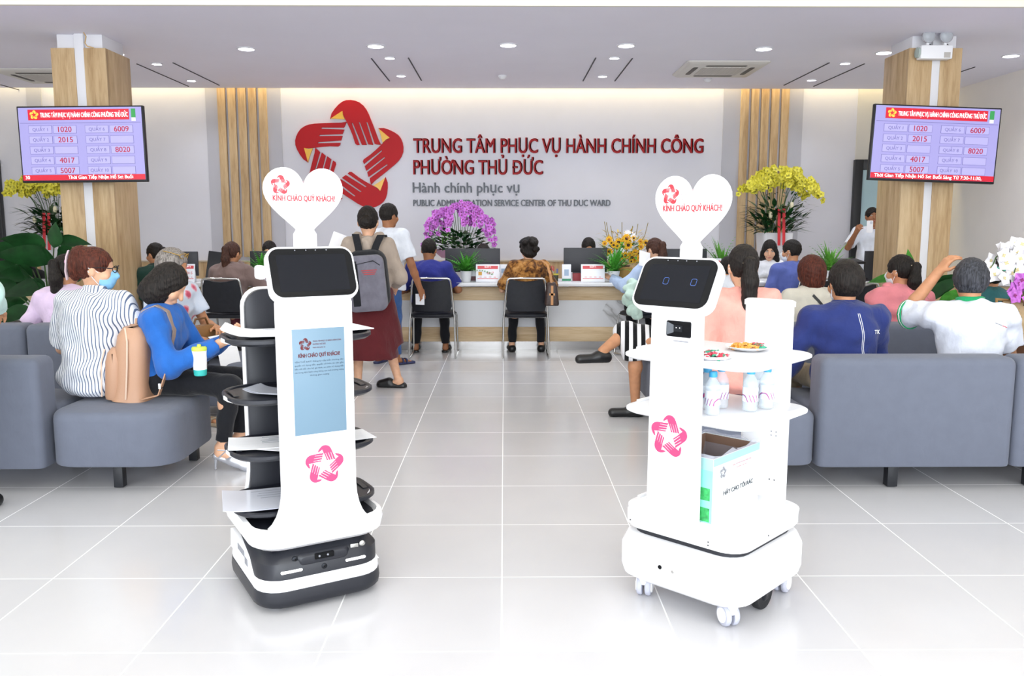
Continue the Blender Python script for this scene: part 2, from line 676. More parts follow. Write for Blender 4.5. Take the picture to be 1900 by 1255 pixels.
# grey bands of the back wall, each with five oak slats
for nm, (g0, g1, s0, s1) in {'left': (388, 526, 411, 501), 'right': (1338, 1484, 1369, 1457)}.items():
    tag(MB().box(((wx(g0) + wx(g1)) / 2, YB - 0.01, TOPZ / 2 + 0.3), (wx(g1) - wx(g0), 0.02, TOPZ - 0.6)).build('trim_1', WALLG), kind='structure')
    n = 5
    w = (wx(s1) - wx(s0))
    pitch = w / (n - 0.22)
    for k in range(n):
        x = wx(s0) + pitch * (k + 0.39)
        o = MB().box((x, YB - 0.035, TOPZ / 2 + 0.47), (pitch * 0.76, 0.05, TOPZ - 0.96)).build('trim_slat', WOOD, bevel=0.004)
        tag(o, kind='structure')
struct('trim_2', MB().box((wx(74), YB - 0.01, TOPZ / 2 + 0.3), (wx(87) - wx(60), 0.02, TOPZ - 0.6)), WALLG)
struct('trim_3', MB().box(((wx(1585) + XR) / 2, YB - 0.006, TOPZ / 2 + 0.3), (XR - wx(1585), 0.012, TOPZ - 0.6)), mat('wall_paint_warm', '#cfccc4', 0.75, spec=0.2))
# oak dado along the back wall
WZ = at(950, 486, YB).z
dx1 = wx(1575)
struct('baseboard_back', MB().box(((XL + dx1) / 2, YB - 0.02, WZ / 2), (dx1 - XL, 0.036, WZ)), WOOD)
struct('trim_4', MB().box(((XL + dx1) / 2, YB - 0.03, WZ + 0.01), (dx1 - XL, 0.06, 0.02)), mat('dado_rail', '#b7a78f', 0.5))
struct('baseboard_right', MB().box((XR - 0.01, 5.0, 0.05), (0.02, 13.0, 0.1)), WALLG)
struct('baseboard_left', MB().box((XL + 0.01, 5.0, 0.05), (0.02, 13.0, 0.1)), WALLG)

# dark framed glass door at the right of the back wall, another at the far left
GLASS = mat('door_glass', '#a9c6cc', 0.06, spec=0.6, noise=(0.06, 1.5))
FRAME = mat('door_frame_black', '#15171c', 0.4)


def door(nm, x0, x1, zt, fw=0.11):
    o = tag(thing(nm, None, None, ((x0 + x1) / 2, YB - 0.05, 0)), kind='structure')
    w = x1 - x0
    MB().box((-w / 2 + fw / 2, 0, zt / 2), (fw, 0.08, zt)).box((w / 2 - fw / 2, 0, zt / 2), (fw, 0.08, zt)).box((0, 0, zt - 0.07), (w - 2 * fw, 0.08, 0.14)).build('door_frame', FRAME, o, bevel=0.004)
    MB().box((0, 0.01, zt / 2 - 0.05), (w - 2 * fw, 0.02, zt - 0.14)).build('door_glass', GLASS, o)
    MB().tube([(w / 2 - fw - 0.09, -0.03, 0.85), (w / 2 - fw - 0.09, -0.06, 0.87), (w / 2 - fw - 0.09, -0.06, 1.23), (w / 2 - fw - 0.09, -0.03, 1.25)], 0.012).build('door_handle', CHROME, o)


door('door_1', wx(1582), wx(1582) + 1.05, at(1600, 297, YB).z)
door('door_2', XL + 0.03, wx(3), 2.3)


# columns clad in oak, with a white cable channel down the front
def column(nm, x0, x1, chan, Yf, zc_top, dep, label):
    """x0..x1 front face in world, chan = (c0,c1) world x of the channel"""
    cx = (x0 + x1) / 2
    w = x1 - x0
    o = tag(thing(nm, label, None, (cx, Yf + dep / 2, 0)), kind='structure')
    MB().box((0, 0, CZ / 2), (w - 0.09, dep - 0.09, CZ)).build('column_core', WHITEP, o, bevel=0.003)
    b = MB()
    for a0, a1 in ((x0, chan[0]), (chan[1], x1)):
        b.box(((a0 + a1) / 2 - cx, -dep / 2 + 0.02, zc_top / 2), (a1 - a0, 0.04, zc_top))
    for sx in (-1, 1):
        b.box((sx * (w / 2 - 0.02), 0.02, zc_top / 2), (0.04, dep - 0.04, zc_top))
    b.box((0, dep / 2 - 0.02, zc_top / 2), (w - 0.08, 0.04, zc_top))
    b.build('column_cladding', WOOD, o, bevel=0.003)
    MB().box(((chan[0] + chan[1]) / 2 - cx, -dep / 2 + 0.024, CZ / 2), (chan[1] - chan[0], 0.034, CZ)).build('cable_channel', WHITEP, o, bevel=0.002)
    return o


YC = 8.6
xa = at(108, 300, YC).x
cl = column('column', xa, at(208, 300, YC).x, (at(151, 300, YC).x, at(168, 300, YC).x), YC, at(150, 89, YC).z, 0.55, 'oak clad square column behind the left wall screen')
cr = column('column', at(1675, 300, YC).x, at(1772, 300, YC).x, (at(1718, 300, YC).x, at(1733, 300, YC).x), YC, at(1700, 89, YC).z, 0.55, 'oak clad square column behind the right wall screen')

# ceiling fittings
LENS = mat('downlight_lens', '#ffffff', 0.3, emit=9.0, ecol='#f4f2ff')
RIM = mat('downlight_rim', '#dcdce2', 0.4)


def downlight(px, py, r, e, label, group):
    p = atz(px, py, CZ)
    o = thing('downlight', label, 'ceiling light', (p.x, p.y, CZ), 0, group)
    MB().lathe([(r * 1.18, 0.0), (r * 1.18, -0.006), (r, -0.012), (r * 0.97, -0.004), (r * 0.97, 0)], 24).build('rim', RIM, o)
    MB().lathe([(r * 0.96, -0.001), (r * 0.9, -0.007)], 24).build('lens', LENS, o)
    lamp('downlight_lamp', 'SPOT', (p.x, p.y, CZ - 0.02), (0, 0, 0), e, (0.92, 0.95, 1.0), spot_size=R(130), spot_blend=0.9, shadow_soft_size=r)
    return o


big = ['large downlight at the left end of the front row', 'large downlight second from left in the front row', 'large downlight in the middle of the front row', 'large downlight right of the middle of the front row',
       'large downlight left of the right column', 'large downlight touching the side of the right column', 'large downlight at the far right beyond the column', 'large downlight at the far left behind the column']
for (px, py), lb in zip(((457, 90), (697, 85), (943, 83), (1162, 84), (1417, 90), (1641, 97), (1876, 103), (215, 99)), big):
    downlight(px, py, 0.083, 42, lb, 'large downlights')
sm = ['small downlight beside the left column, front of its pair', 'small downlight beside the left column, rear of its pair', 'small downlight left of the smoke detector, front of its pair', 'small downlight left of the smoke detector, rear of its pair',
      'small downlight right of the smoke detector, front of its pair', 'small downlight right of the smoke detector, rear of its pair', 'small downlight left of the right column, front of its pair', 'small downlight left of the right column, rear of its pair']
for (px, py), lb in zip(((291, 118), (355, 149), (723, 107), (744, 140), (1140, 107), (1118, 141), (1568, 117), (1506, 148)), sm):
    downlight(px, py, 0.055, 22, lb, 'small downlights')
SLOT = mat('ceiling_slot', '#4a4850', 0.8)
slots = ((257, 118, 347, 160), (322, 116, 406, 158), (691, 108, 721, 150), (759, 107, 781, 149), (1104, 107, 1083, 150), (1172, 108, 1142, 150), (1536, 116, 1457, 158), (1600, 118, 1513, 160), (1810, 124, 1775, 135), (0, 157, 42, 168))
for i, (a, b, c, d) in enumerate(slots):
    p, q = atz(a, b, CZ), atz(c, d, CZ)
    p.x = q.x = (p.x + q.x) / 2
    o = MB().box(((p.x + q.x) / 2, (p.y + q.y) / 2, CZ - 0.003), (0.013, (q - p).length, 0.008)).build('trim_5', SLOT)
    tag(o, kind='structure')


def cassette(cx, cy, label):
    o = thing('air_conditioner_cassette', label, 'air conditioner', (cx, cy, CZ - 0.002))
    MB().loft([ring(rrect(0.95, 0.95, 0.04), 0.0), ring(rrect(0.95, 0.95, 0.04), -0.012), ring(rrect(0.88, 0.88, 0.04), -0.035)]).build('panel', mat('cassette_white', '#d5d2cd', 0.45), o)
    MB().loft([ring(rrect(0.5, 0.5, 0.02), -0.03), ring(rrect(0.5, 0.5, 0.02), -0.042)]).build('grille', mat('cassette_grille', '#bdb9b3', 0.5, noise=(0.15, (60, 2, 2))), o)
    for k in range(4):
        b = MB().loft([ring(rrect(0.5, 0.07, 0.03), -0.03), ring(rrect(0.46, 0.05, 0.02), -0.04)])
        b.build('air_vane', mat('vane_grey', '#5a5652', 0.6), o, loc=(0.33 * math.cos(k * PI / 2), 0.33 * math.sin(k * PI / 2), 0), rot=(0, 0, k * PI / 2 + PI / 2))  # vanes in one even dark grey
    return o


p = atz(1335, 126, CZ)
cassette(p.x, p.y, 'white ceiling cassette air conditioner near the right slats')
p = atz(92, 139, CZ)
cassette(p.x, p.y, 'white ceiling cassette air conditioner half hidden by the left column')
for (px, py), lb in (((932, 140), 'round white smoke detector at the ceiling centre'), ((1313, 146), 'round white smoke detector beneath the air conditioner')):
    p = atz(px, py, CZ)
    o = tag(MB().lathe([(0.05, 0), (0.055, -0.012), (0.045, -0.03), (0.03, -0.045), (0.012, -0.05)], 20).build('smoke_detector', WHITEP, loc=(p.x, p.y, CZ)), lb, 'smoke detector')

# ---------------------------------------------------------------- lettering and emblem of the back wall
RED = mat('sign_red', '#b40f19', 0.5, spec=0.25)
YEL = mat('sign_yellow', '#e8b21c', 0.3)
DRED = mat('letter_red', '#9c1016', 0.5, spec=0.25)
INK = mat('letter_black', '#2a2c30', 0.2, metal=0.6)
em = thing('wall_emblem', 'large red star emblem of five hands on the back wall', 'emblem', at(648, 292, YB - 0.0))
emblem(em, (0, 0, 0), 99.5 / 1575 * 12.15 / 0.99, RED, YEL, ext=0.03)
sg = thing('wall_sign', 'raised red and black lettering of the service centre on the back wall', 'sign', at(766, 330, YB))


def wline(s, x0, x1, ybase, ycap, m, nm, bold=0.0):
    a, b = at(x0, ybase, YB), at(x1, ybase, YB)
    top = at(x0, ycap, YB)
    text(s, m, sg, a - sg.location, top.z - a.z, b.x - a.x, ext=0.02, name=nm, bold=bold)


wline('TRUNG TÂM PHỤC VỤ HÀNH CHÍNH CÔNG', 767, 1303, 284, 258, DRED, 'title_lettering', 0.05)
wline('PHƯỜNG THỦ ĐỨC', 767, 1006, 324, 298, DRED, 'ward_lettering', 0.05)
wline('Hành chính phục vụ', 766, 963, 357.5, 339, INK, 'service_lettering', 0.015)
wline('PUBLIC ADMINISTRATION SERVICE CENTER OF THU DUC WARD', 767, 1132, 382.5, 371, INK, 'english_lettering', 0.02)

# ---------------------------------------------------------------- wall screens
SCR = mat('screen_lavender', '#77729f', 0.3, emit=0.36, ecol='#b4b0f0', spec=0.5)
SRED = mat('screen_red', '#c8102e', 0.3, emit=0.25)
SWHT = mat('screen_white', '#ffffff', 0.3, emit=0.5)
SGRY = mat('screen_grey', '#6f6aa5', 0.3, emit=0.15)
SBOX = mat('screen_box', '#7f7aa8', 0.3, emit=0.40, ecol='#c0bcf6')
SNUM = mat('screen_number', '#b01234', 0.3, emit=0.2)
SYEL = mat('screen_yellow', '#f0b040', 0.3, emit=0.6)


def tv(corners, Y, label, rows, foot, roll, brk):
    (ax, ay), (bx, by), (cx_, cy_), (dx_, dy_) = corners    # tl tr bl br
    tl, tr, bl, br = at(ax, ay, Y), at(bx, by, Y), at(cx_, cy_, Y), at(dx_, dy_, Y)
    c = (tl + tr + bl + br) / 4
    W, H = ((tr - tl).length + (br - bl).length) / 2, ((tl - bl).length + (tr - br).length) / 2
    o = thing('wall_screen', label, 'television', c)
    o.rotation_euler = (0, R(roll), 0)
    MB().box((0, 0.025, 0), (W, 0.05, H)).build('housing', BLACK, o, bevel=0.006)
    MB().box((0, 0.11, 0), (0.12, 0.14, 0.25)).build('wall_bracket', DARKM, o)
    MB().box((0, -0.001, 0.004), (W - 0.03, 0.006, H - 0.035)).build('display', SCR, o)
    w, h = W - 0.03, H - 0.035

    def X(u):
        return -w / 2 + u * w

    def Z(v):
        return h / 2 - v * h + 0.004
    yy = -0.006
    MB().box((X(0.49), yy, Z(0.10)), (0.82 * w, 0.003, 0.145 * h)).build('header_bar', SRED, o)
    emblem(o, (X(0.13), yy - 0.002, Z(0.10)), 0.062 * h, SYEL, ext=0.001, name='header_emblem')
    text('TRUNG TÂM PHỤC VỤ HÀNH CHÍNH CÔNG PHƯỜNG THỦ ĐỨC', SWHT, o, (X(0.18), yy - 0.0025, Z(0.135)), 0.062 * h, 0.71 * w, name='header_lettering', bold=0.008, ext=0.0005)
    MB().box((X(0.935), yy, Z(0.085)), (0.035 * w, 0.003, 0.12 * h)).build('energy_sticker', mat('sticker_green', '#3aa85a', 0.5), o)
    MB().box((X(0.935), yy, Z(0.17)), (0.035 * w, 0.003, 0.05 * h)).build('energy_sticker', WHITEPL, o)
    MB().box((X(0.5), yy, Z(0.212)), (0.98 * w, 0.002, 0.006 * h)).build('divider', SGRY, o)
    for k in range(10):
        cx0, rr = (0.075, k) if k < 5 else (0.535, k - 5)
        v = 0.30 + 0.1415 * rr
        for j, (u0, u1) in enumerate(((cx0, cx0 + 0.19), (cx0 + 0.2, cx0 + 0.39))):
            MB().box((X((u0 + u1) / 2), yy, Z(v)), ((u1 - u0) * w, 0.002, 0.108 * h)).build('cell_border', SGRY, o)
            MB().box((X((u0 + u1) / 2), yy - 0.0008, Z(v)), ((u1 - u0) * w - 0.006, 0.002, 0.108 * h - 0.006)).build('cell', SBOX, o)
        text('QUẦY %d' % (k + 1), SGRY, o, (X(cx0 + 0.095), yy - 0.0022, Z(v + 0.022)), 0.043 * h, None, align='C', name='counter_lettering', ext=0.0004, bold=0.01)
        if rows.get(k + 1):
            text(rows[k + 1], SNUM, o, (X(cx0 + 0.295), yy - 0.0022, Z(v + 0.036)), 0.072 * h, None, align='C', name='number_lettering', ext=0.0004, bold=0.02)
    MB().box((X(0.5), yy - 0.0015, Z(0.962)), (w, 0.003, 0.076 * h)).build('ticker_bar', SRED, o)
    text(foot[0], SWHT, o, (X(foot[1]), yy - 0.0035, Z(0.982)), 0.045 * h, foot[2] * w, name='ticker_lettering', ext=0.0004, bold=0.01)
    if len(foot) > 3:
        text(foot[3], SWHT, o, (X(0.02), yy - 0.0035, Z(0.982)), 0.045 * h, None, name='ticker_lettering', ext=0.0004, bold=0.01)


NUM = {1: '1020', 2: '2015', 4: '4017', 5: '5007', 6: '6009', 8: '8020'}
tv(((32, 199), (267, 194), (40, 340), (271, 337)), 8.35, 'wall screen of queue numbers on the left column', NUM, ('Thời Gian Tiếp Nhận Hồ Sơ: Buổi', 0.37, 0.53, '30'), -0.6, 0)
tv(((1620, 192), (1856, 201), (1614, 334), (1848, 342)), 8.35, 'wall screen of queue numbers on the right column', NUM, ('Thời Gian Tiếp Nhận Hồ Sơ: Buổi Sáng Từ 7:30-11:30,', 0.03, 0.87), 2.0, 0)

# emergency light on the right column
pe = at(1734, 98, 8.52)
o = thing('emergency_light', 'white twin-headed emergency light above the right screen', 'emergency light', pe)
MB().box((0, 0, 0), (0.31, 0.1, 0.13)).build('battery_case', WHITEPL, o, bevel=0.012)
MB().box((0.1, -0.052, -0.03), (0.06, 0.004, 0.05)).build('rating_label', mat('label_grey', '#b9b4ae', 0.6), o)
MB().lathe([(0.05, 0), (0.05, 0.02), (0.02, 0.03)], 16).build('side_button', mat('battery_grey', '#b0bdb6', 0.5), o, loc=(-0.155, 0, 0), rot=(0, -PI / 2, 0))
for x in (-0.072, 0.098):
    hd = MB().lathe([(0.02, 0.09), (0.045, 0.06), (0.065, 0.02), (0.066, 0.0), (0.06, 0.0), (0.05, 0.02), (0.015, 0.05)], 24).build('lamp_head', mat('lamp_silver', '#c8c8cc', 0.2, metal=0.7), o, loc=(x, -0.02, 0.155), rot=(R(-90), 0, 0))
    MB().lathe([(0.06, 0.0), (0.05, -0.012), (0.02, -0.02)], 20).build('lamp_lens', mat('lamp_glass', '#d8dde2', 0.05, alpha=0.45), hd)
    MB().lathe([(0.016, 0.02), (0.012, 0.03)], 10).build('bulb', WHITEPL, hd)
    MB().tube([(x, 0.0, 0.06), (x, -0.0, 0.11)], 0.016).build('lamp_neck', WHITEPL, o)
    MB().tube([(x + 0.04, 0, 0.065), (x + 0.02, -0.0, 0.08), (x, 0, 0.07)], 0.005).build('cable', BLACK, o)
# loose cable ends at the top of the left column
pc = at(160, 75, 8.58)
tag(MB().tube([pc + Vector(q) for q in ((-0.06, 0, 0.09), (-0.02, -0.02, 0.085), (0.015, -0.03, 0.03), (0.0, -0.03, -0.03), (0.02, -0.03, -0.06), (0.08, -0.02, -0.075))], 0.006).build('loose_cable', mat('cable_beige', '#c9a878', 0.6)), 'loose beige cable ends hanging at the top of the left column', 'cable')
# ---------------------------------------------------------------- the two service robots (front = local -Y)
RWHITE = mat('robot_white', '#f4f4f6', 0.32, spec=0.5)
RBLACK = mat('robot_black', '#1c1e26', 0.38, spec=0.5)
RGLASS = mat('robot_glass', '#05060a', 0.1, spec=0.22)
RDISP = mat('robot_screen_off', '#090c15', 0.12, spec=0.22)
PINK = mat('emblem_pink', '#dc3f70', 0.5)
PINKR = mat('print_red', '#c23440', 0.5)
FAINT = mat('print_faint', '#cfa9ac', 0.6)
GREYP = mat('print_grey', '#8d8f96', 0.6)
LEDW = mat('led_white', '#ffffff', 0.3, emit=0.4)
HEART = mat('sign_board_white', '#f6f6f7', 0.45)


def extrude_y(poly, y0, y1):
    """prism of an outline in x,z from y0 to y1"""
    return MB().loft([[(x, y0, z) for x, z in poly], [(x, y1, z) for x, z in poly]])


def heart_sign(par, y, zc, r, stem_w, z0):
    pts = []
    n = 60
    for k in range(n):
        t = 2 * PI * k / n
        x = 16 * math.sin(t) ** 3
        z = 13 * math.cos(t) - 5 * math.cos(2 * t) - 2 * math.cos(3 * t) - math.cos(4 * t)
        pts.append((x / 16 * r, zc + (z + 2.5) / 16 * r * 1.03))
    bot = min(p[1] for p in pts)
    h = extrude_y(pts, y - 0.004, y + 0.004).build('heart_sign', HEART, par, bevel=0.0015)
    extrude_y([(-stem_w / 2, z0), (stem_w / 2, z0), (stem_w / 2, bot + 0.035), (0.0, bot + 0.10), (-stem_w / 2, bot + 0.035)], y - 0.0035, y + 0.0035).build('sign_stem', HEART, h)
    emblem(h, (-r * 0.58, y - 0.0045, zc + r * 0.50), r * 0.24, PINKR, None, ext=0.0006)
    for s, dz, w in (('TRUNG TÂM PHỤC VỤ HÀNH CHÍNH CÔNG', 0.56, 1.02), ('PHƯỜNG THỦ ĐỨC', 0.46, 0.42), ('Hành chính phục vụ', 0.37, 0.42)):
        text(s, FAINT, h, (-r * 0.30, y - 0.0045, zc + r * dz), r * 0.048, r * w, ext=0.0004)
    text('KÍNH CHÀO QUÝ KHÁCH!', PINKR, h, (0, y - 0.0045, zc + r * 0.115), r * 0.135, r * 1.55, align='C', ext=0.0004, bold=0.045)
    return h


def head_screen(par, loc, w, h, tilt, seam=True):
    e = bpy.data.objects.new('head', None)
    col.objects.link(e)
    e.parent = par
    e.location = loc
    e.rotation_euler = (R(-tilt), 0, 0)
    p = rrect(w, h, 0.045, 6)
    rings = []
    for y, sc_ in ((0.055, 0.90), (0.04, 0.97), (0.018, 1.0), (-0.004, 1.0), (-0.010, 0.985)):
        rings.append([(x * sc_, y, z * sc_) for x, z in p])
    MB().loft(rings).build('head_shell', RWHITE, e)
    p2 = rrect(w - 0.018, h - 0.018, 0.038, 6)
    MB().loft([[(x, -0.006, z) for x, z in p2], [(x, -0.013, z) for x, z in p2]]).build('head_glass', RGLASS, e, bevel=0.001)
    MB().loft([[(x, -0.0130, z - 0.002) for x, z in rrect(w - 0.07, h - 0.062, 0.004, 2)], [(x, -0.0136, z - 0.002) for x, z in rrect(w - 0.07, h - 0.062, 0.004, 2)]]).build('head_display', RDISP, e)
    for x in (-0.055, -0.015, 0.02, 0.06):
        MB().lathe([(0.0022, 0), (0.0018, 0.001)], 8).build('microphone_hole', GREYP, e, loc=(x, -0.0132, h / 2 - 0.016), rot=(PI / 2, 0, 0))
    return e


# ---- left robot: four black trays between a front column and a back panel
rl = thing('delivery_robot', 'white robot with black trays of papers and a tall message display', 'robot', (-0.80, 3.245, 0), 30)
bm_ = MB().loft([ring(rrect(0.43, 0.48, 0.085), 0.018), ring(rrect(0.455, 0.505, 0.095), 0.03), ring(rrect(0.46, 0.51, 0.095), 0.05), ring(rrect(0.455, 0.505, 0.095), 0.083)])
bm_.build('bumper', RBLACK, rl)
MB().loft([ring(rrect(0.448, 0.498, 0.09), 0.083), ring(rrect(0.452, 0.502, 0.09), 0.09), ring(rrect(0.446, 0.496, 0.09), 0.122), ring(rrect(0.43, 0.48, 0.09), 0.128)]).build('base_shell', RWHITE, rl)
MB().loft([ring(rrect(0.438, 0.488, 0.09), 0.12), ring(rrect(0.436, 0.486, 0.09), 0.185), ring(rrect(0.40, 0.45, 0.085), 0.208), ring(rrect(0.36, 0.41, 0.08), 0.228)]).build('sensor_housing', RBLACK, rl)
for s in (-1, 1):
    prof = [(-0.20, 0.115), (-0.15, 0.12), (-0.12, 0.14), (-0.085, 0.172), (-0.05, 0.185), (0.16, 0.205), (0.19, 0.195), (0.20, 0.115)]
    b = MB().loft([[(s * 0.20, y, z) for y, z in prof], [(s * 0.224, y, z) for y, z in prof]])
    w_ = b.build('side_fairing', RWHITE, rl, bevel=0.005)
    MB().box((s * 0.224, 0.02, 0.165), (0.004, 0.10, 0.022)).box((s * 0.224, -0.055, 0.145), (0.004, 0.04, 0.026)).build('side_sensor_slot', GREYP, w_)
for x in (-0.115, 0.115):
    MB().loft([[(x + a, -0.240, 0.154 + b) for a, b in rrect(0.075, 0.010, 0.0045, 3)], [(x + a, -0.2455, 0.154 + b) for a, b in rrect(0.075, 0.010, 0.0045, 3)]]).build('light_bar', LEDW, rl)
for x, z, r in ((-0.10, 0.192, 0.012), (0.0, 0.15, 0.010)):
    ln = MB().lathe([(r, 0), (r, 0.006), (r * 0.7, 0.008)], 16).build('camera_ring', DARKM, rl, loc=(x, -0.2405 if z < 0.16 else -0.232, z), rot=(PI / 2, 0, 0))
    MB().lathe([(r * 0.55, 0.006), (r * 0.3, 0.0095)], 12).build('camera_lens', RGLASS, ln)
MB().loft([[(a, -0.236, 0.188 + b) for a, b in rrect(0.19, 0.05, 0.02, 4)], [(a, -0.2475, 0.186 + b) for a, b in rrect(0.165, 0.03, 0.014, 4)]]).build('sensor_ledge', RBLACK, rl, bevel=0.003)
MB().loft([[(a, -0.240, 0.194 + b) for a, b in rrect(0.07, 0.022, 0.004, 2)], [(a, -0.2495, 0.194 + b) for a, b in rrect(0.07, 0.022, 0.004, 2)]]).build('depth_sensor', RGLASS, rl)
for x in (-0.018, 0.012):
    MB().lathe([(0.004, 0), (0.003, 0.003)], 10).build('sensor_eye', GREYP, rl, loc=(x, -0.2492, 0.194), rot=(PI / 2, 0, 0))
lk = MB().lathe([(0.011, 0), (0.011, 0.012), (0.006, 0.016)], 14).build('key_lock', CHROME, rl, loc=(0.145, -0.222, 0.203), rot=(PI / 2, 0, 0))
MB().box((-0.03, -0.004, 0.008), (0.03, 0.018, 0.012)).build('lock_hasp', CHROME, lk, bevel=0.002)
MB().box((0, 0, 0.232), (0.34, 0.39, 0.02)).build('turntable', RBLACK, rl)
for x, y in ((-0.16, -0.17), (0.16, -0.17), (-0.16, 0.17), (0.16, 0.17)):
    MB().lathe([(0.018, -0.012), (0.021, -0.008), (0.021, 0.008), (0.018, 0.012)], 14).build('caster_wheel', mat('caster_grey', '#a9adba', 0.5), rl, loc=(x, y, 0.021), rot=(0, PI / 2, 0))
# hull with the flared front column
MB().loft([ring(rrect(0.43, 0.48, 0.085), 0.238), ring(rrect(0.475, 0.525, 0.10), 0.255), ring(rrect(0.49, 0.54, 0.105), 0.29), ring(rrect(0.48, 0.53, 0.10), 0.318), ring(rrect(0.45, 0.50, 0.09), 0.322), ring(rrect(0.44, 0.49, 0.09), 0.30)]).build('hull', RWHITE, rl)
MB().loft([ring(rrect(0.438, 0.488, 0.09), 0.298), ring(rrect(0.43, 0.48, 0.09), 0.306)]).build('hull_liner', RBLACK, rl)


def flared(hw, z0, ztop, fl, rr, top_r=0.02):
    """half outline of a column that flares into the hull"""
    q = []
    for k in range(7):
        a = R(90 * k / 6)
        q.append((hw + fl - fl * math.sin(a), z0 + rr - rr * math.cos(a)))
    for k in range(5):
        a = R(90 * k / 4)
        q.append((hw - top_r + top_r * math.cos(a), ztop - top_r + top_r * math.sin(a)))
    return q + [(-x, z) for x, z in reversed(q)]


fr = extrude_y(flared(0.133, 0.300, 1.15, 0.075, 0.15), -0.258, -0.19).build('front_column', RWHITE, rl, bevel=0.012, seg=3)
emblem(fr, (0.012, -0.2585, 0.535), 0.074, PINK, None, ext=0.0008)
for s, z, w in (('TRUNG TÂM PHỤC VỤ HÀNH CHÍNH CÔNG', 0.432, 0.17), ('PHƯỜNG THỦ ĐỨC', 0.42, 0.06)):
    text(s, mat('print_ghost', '#e3dfe2', 0.6), fr, (0.01, -0.2585, z), 0.005, w, align='C', ext=0.0003)
DISP = mat('message_display', '#56707f', 0.4, emit=0.20, ecol='#a4c4e4')
dp = MB().box((0.004, -0.2585, 0.848), (0.192, 0.004, 0.385)).build('message_display', DISP, rl, bevel=0.001)
PR = mat('display_print_red', '#5c1019', 0.5)
PG = mat('display_print_grey', '#324556', 0.5)
emblem(dp, (-0.046, -0.261, 0.985), 0.023, PR, None, ext=0.0004)
for s, z, w, h in (('TRUNG TÂM PHỤC VỤ HÀNH CHÍNH CÔNG', 0.992, 0.105, 0.0055), ('PHƯỜNG THỦ ĐỨC', 0.981, 0.048, 0.0055), ('Hành chính phục vụ', 0.970, 0.045, 0.0045)):
    text(s, PR, dp, (-0.018, -0.261, z), h, w, ext=0.0003)
text('KÍNH CHÀO QUÝ KHÁCH!', PR, dp, (0.004, -0.261, 0.938), 0.0135, 0.152, align='C', ext=0.0003, bold=0.05)
for i, s in enumerate(('YÊN THẾ ĐẠT! Đăng ký cấp kiến thường dân', 'quyền sử dụng đất, quyền sở hữu tài sản gắn', 'liền với đất cho hộ gia đình, cá nhân sử dụng đất', 'các trung dịch hành công thông qua môi trường mạng', 'không gian mạng')):
    text(s, PG, dp, (0.004, -0.261, 0.920 - 0.0125 * i), 0.0052, 0.18 if i < 4 else 0.07, align='C', ext=0.0002)
# back panel
def arch(hw, z0, z1, r, fl=0.0, rr=0.1):
    q = []
    for k in range(7):
        a = R(90 * k / 6)
        q.append((hw + fl - fl * math.sin(a), z0 + rr - rr * math.cos(a)))
    for k in range(7):
        a = R(90 * k / 6)
        q.append((hw - r + r * math.cos(a), z1 - r + r * math.sin(a)))
    return q + [(-x, z) for x, z in reversed(q)]


extrude_y(arch(0.150, 0.305, 1.155, 0.07, 0.035, 0.16), 0.17, 0.20).build('back_panel_lining', RBLACK, rl, bevel=0.006)
extrude_y(arch(0.158, 0.300, 1.163, 0.075, 0.04, 0.16), 0.20, 0.225).build('back_panel', RWHITE, rl, bevel=0.006)
for z in (0.345, 0.560, 0.768, 0.985):
    tr = MB().loft([ring(rrect(0.52, 0.33, 0.12, 7), z - 0.012), ring(rrect(0.55, 0.355, 0.13, 7), z - 0.002), ring(rrect(0.55, 0.355, 0.13, 7), z + 0.010), ring(rrect(0.538, 0.343, 0.125, 7), z + 0.014),
                    ring(rrect(0.525, 0.33, 0.12, 7), z + 0.012), ring(rrect(0.515, 0.32, 0.115, 7), z + 0.006)]).build('tray', RBLACK, rl)
    for s in (-1, 1):
        pts = [(s * 0.235, -0.115), (s * 0.262, -0.075), (s * 0.276, -0.03), (s * 0.279, 0.02)]
        b = MB().loft([[(x, y, z - 0.009) for x, y in pts] + [(x * 0.96, y, z - 0.009) for x, y in reversed(pts)], [(x, y, z + 0.007) for x, y in pts] + [(x * 0.96, y, z + 0.007) for x, y in reversed(pts)]])
        b.build('tray_grip', RWHITE, tr, bevel=0.002)
        MB().grid([[(s * x, y, z + 0.009 + h_) for y, h_ in ((-0.05, 0), (-0.02, 0.003), (0.05, 0.003), (0.08, 0))] for x in (0.255, 0.235)], 0.004).build('tray_lip', RBLACK, tr)
head_screen(rl, (0, -0.225, 1.235), 0.322, 0.200, 24)
MB().box((0, -0.19, 1.16), (0.2, 0.05, 0.09)).build('head_mount', RWHITE, rl, bevel=0.015)
MB().box((-0.168, -0.155, 1.24), (0.03, 0.06, 0.05)).build('scanner_arm', RWHITE, rl, bevel=0.01)
heart_sign(rl, -0.15, 1.475, 0.146, 0.085, 1.16)

for ch in rl.children:
    if ch.name.split('.')[0] in ('bumper', 'base_shell', 'sensor_housing', 'side_fairing', 'light_bar', 'camera_ring', 'sensor_ledge', 'depth_sensor', 'sensor_eye', 'key_lock', 'turntable', 'caster_wheel', 'hull', 'hull_liner'):
        ch.scale = (1.06, 1.06, 1)
        ch.location.x *= 1.06
        ch.location.y *= 1.06

# papers on the trays: each sheet bundle is a thing
PAPER = mat('paper', '#f6f7fb', 0.7, spec=0.2, noise=(0.03, (6, 90, 6)))
INKL = mat('paper_print', '#9aa0ac', 0.7)
rlM = Matrix.Rotation(R(30), 4, 'Z')
rlM.translation = rl.location


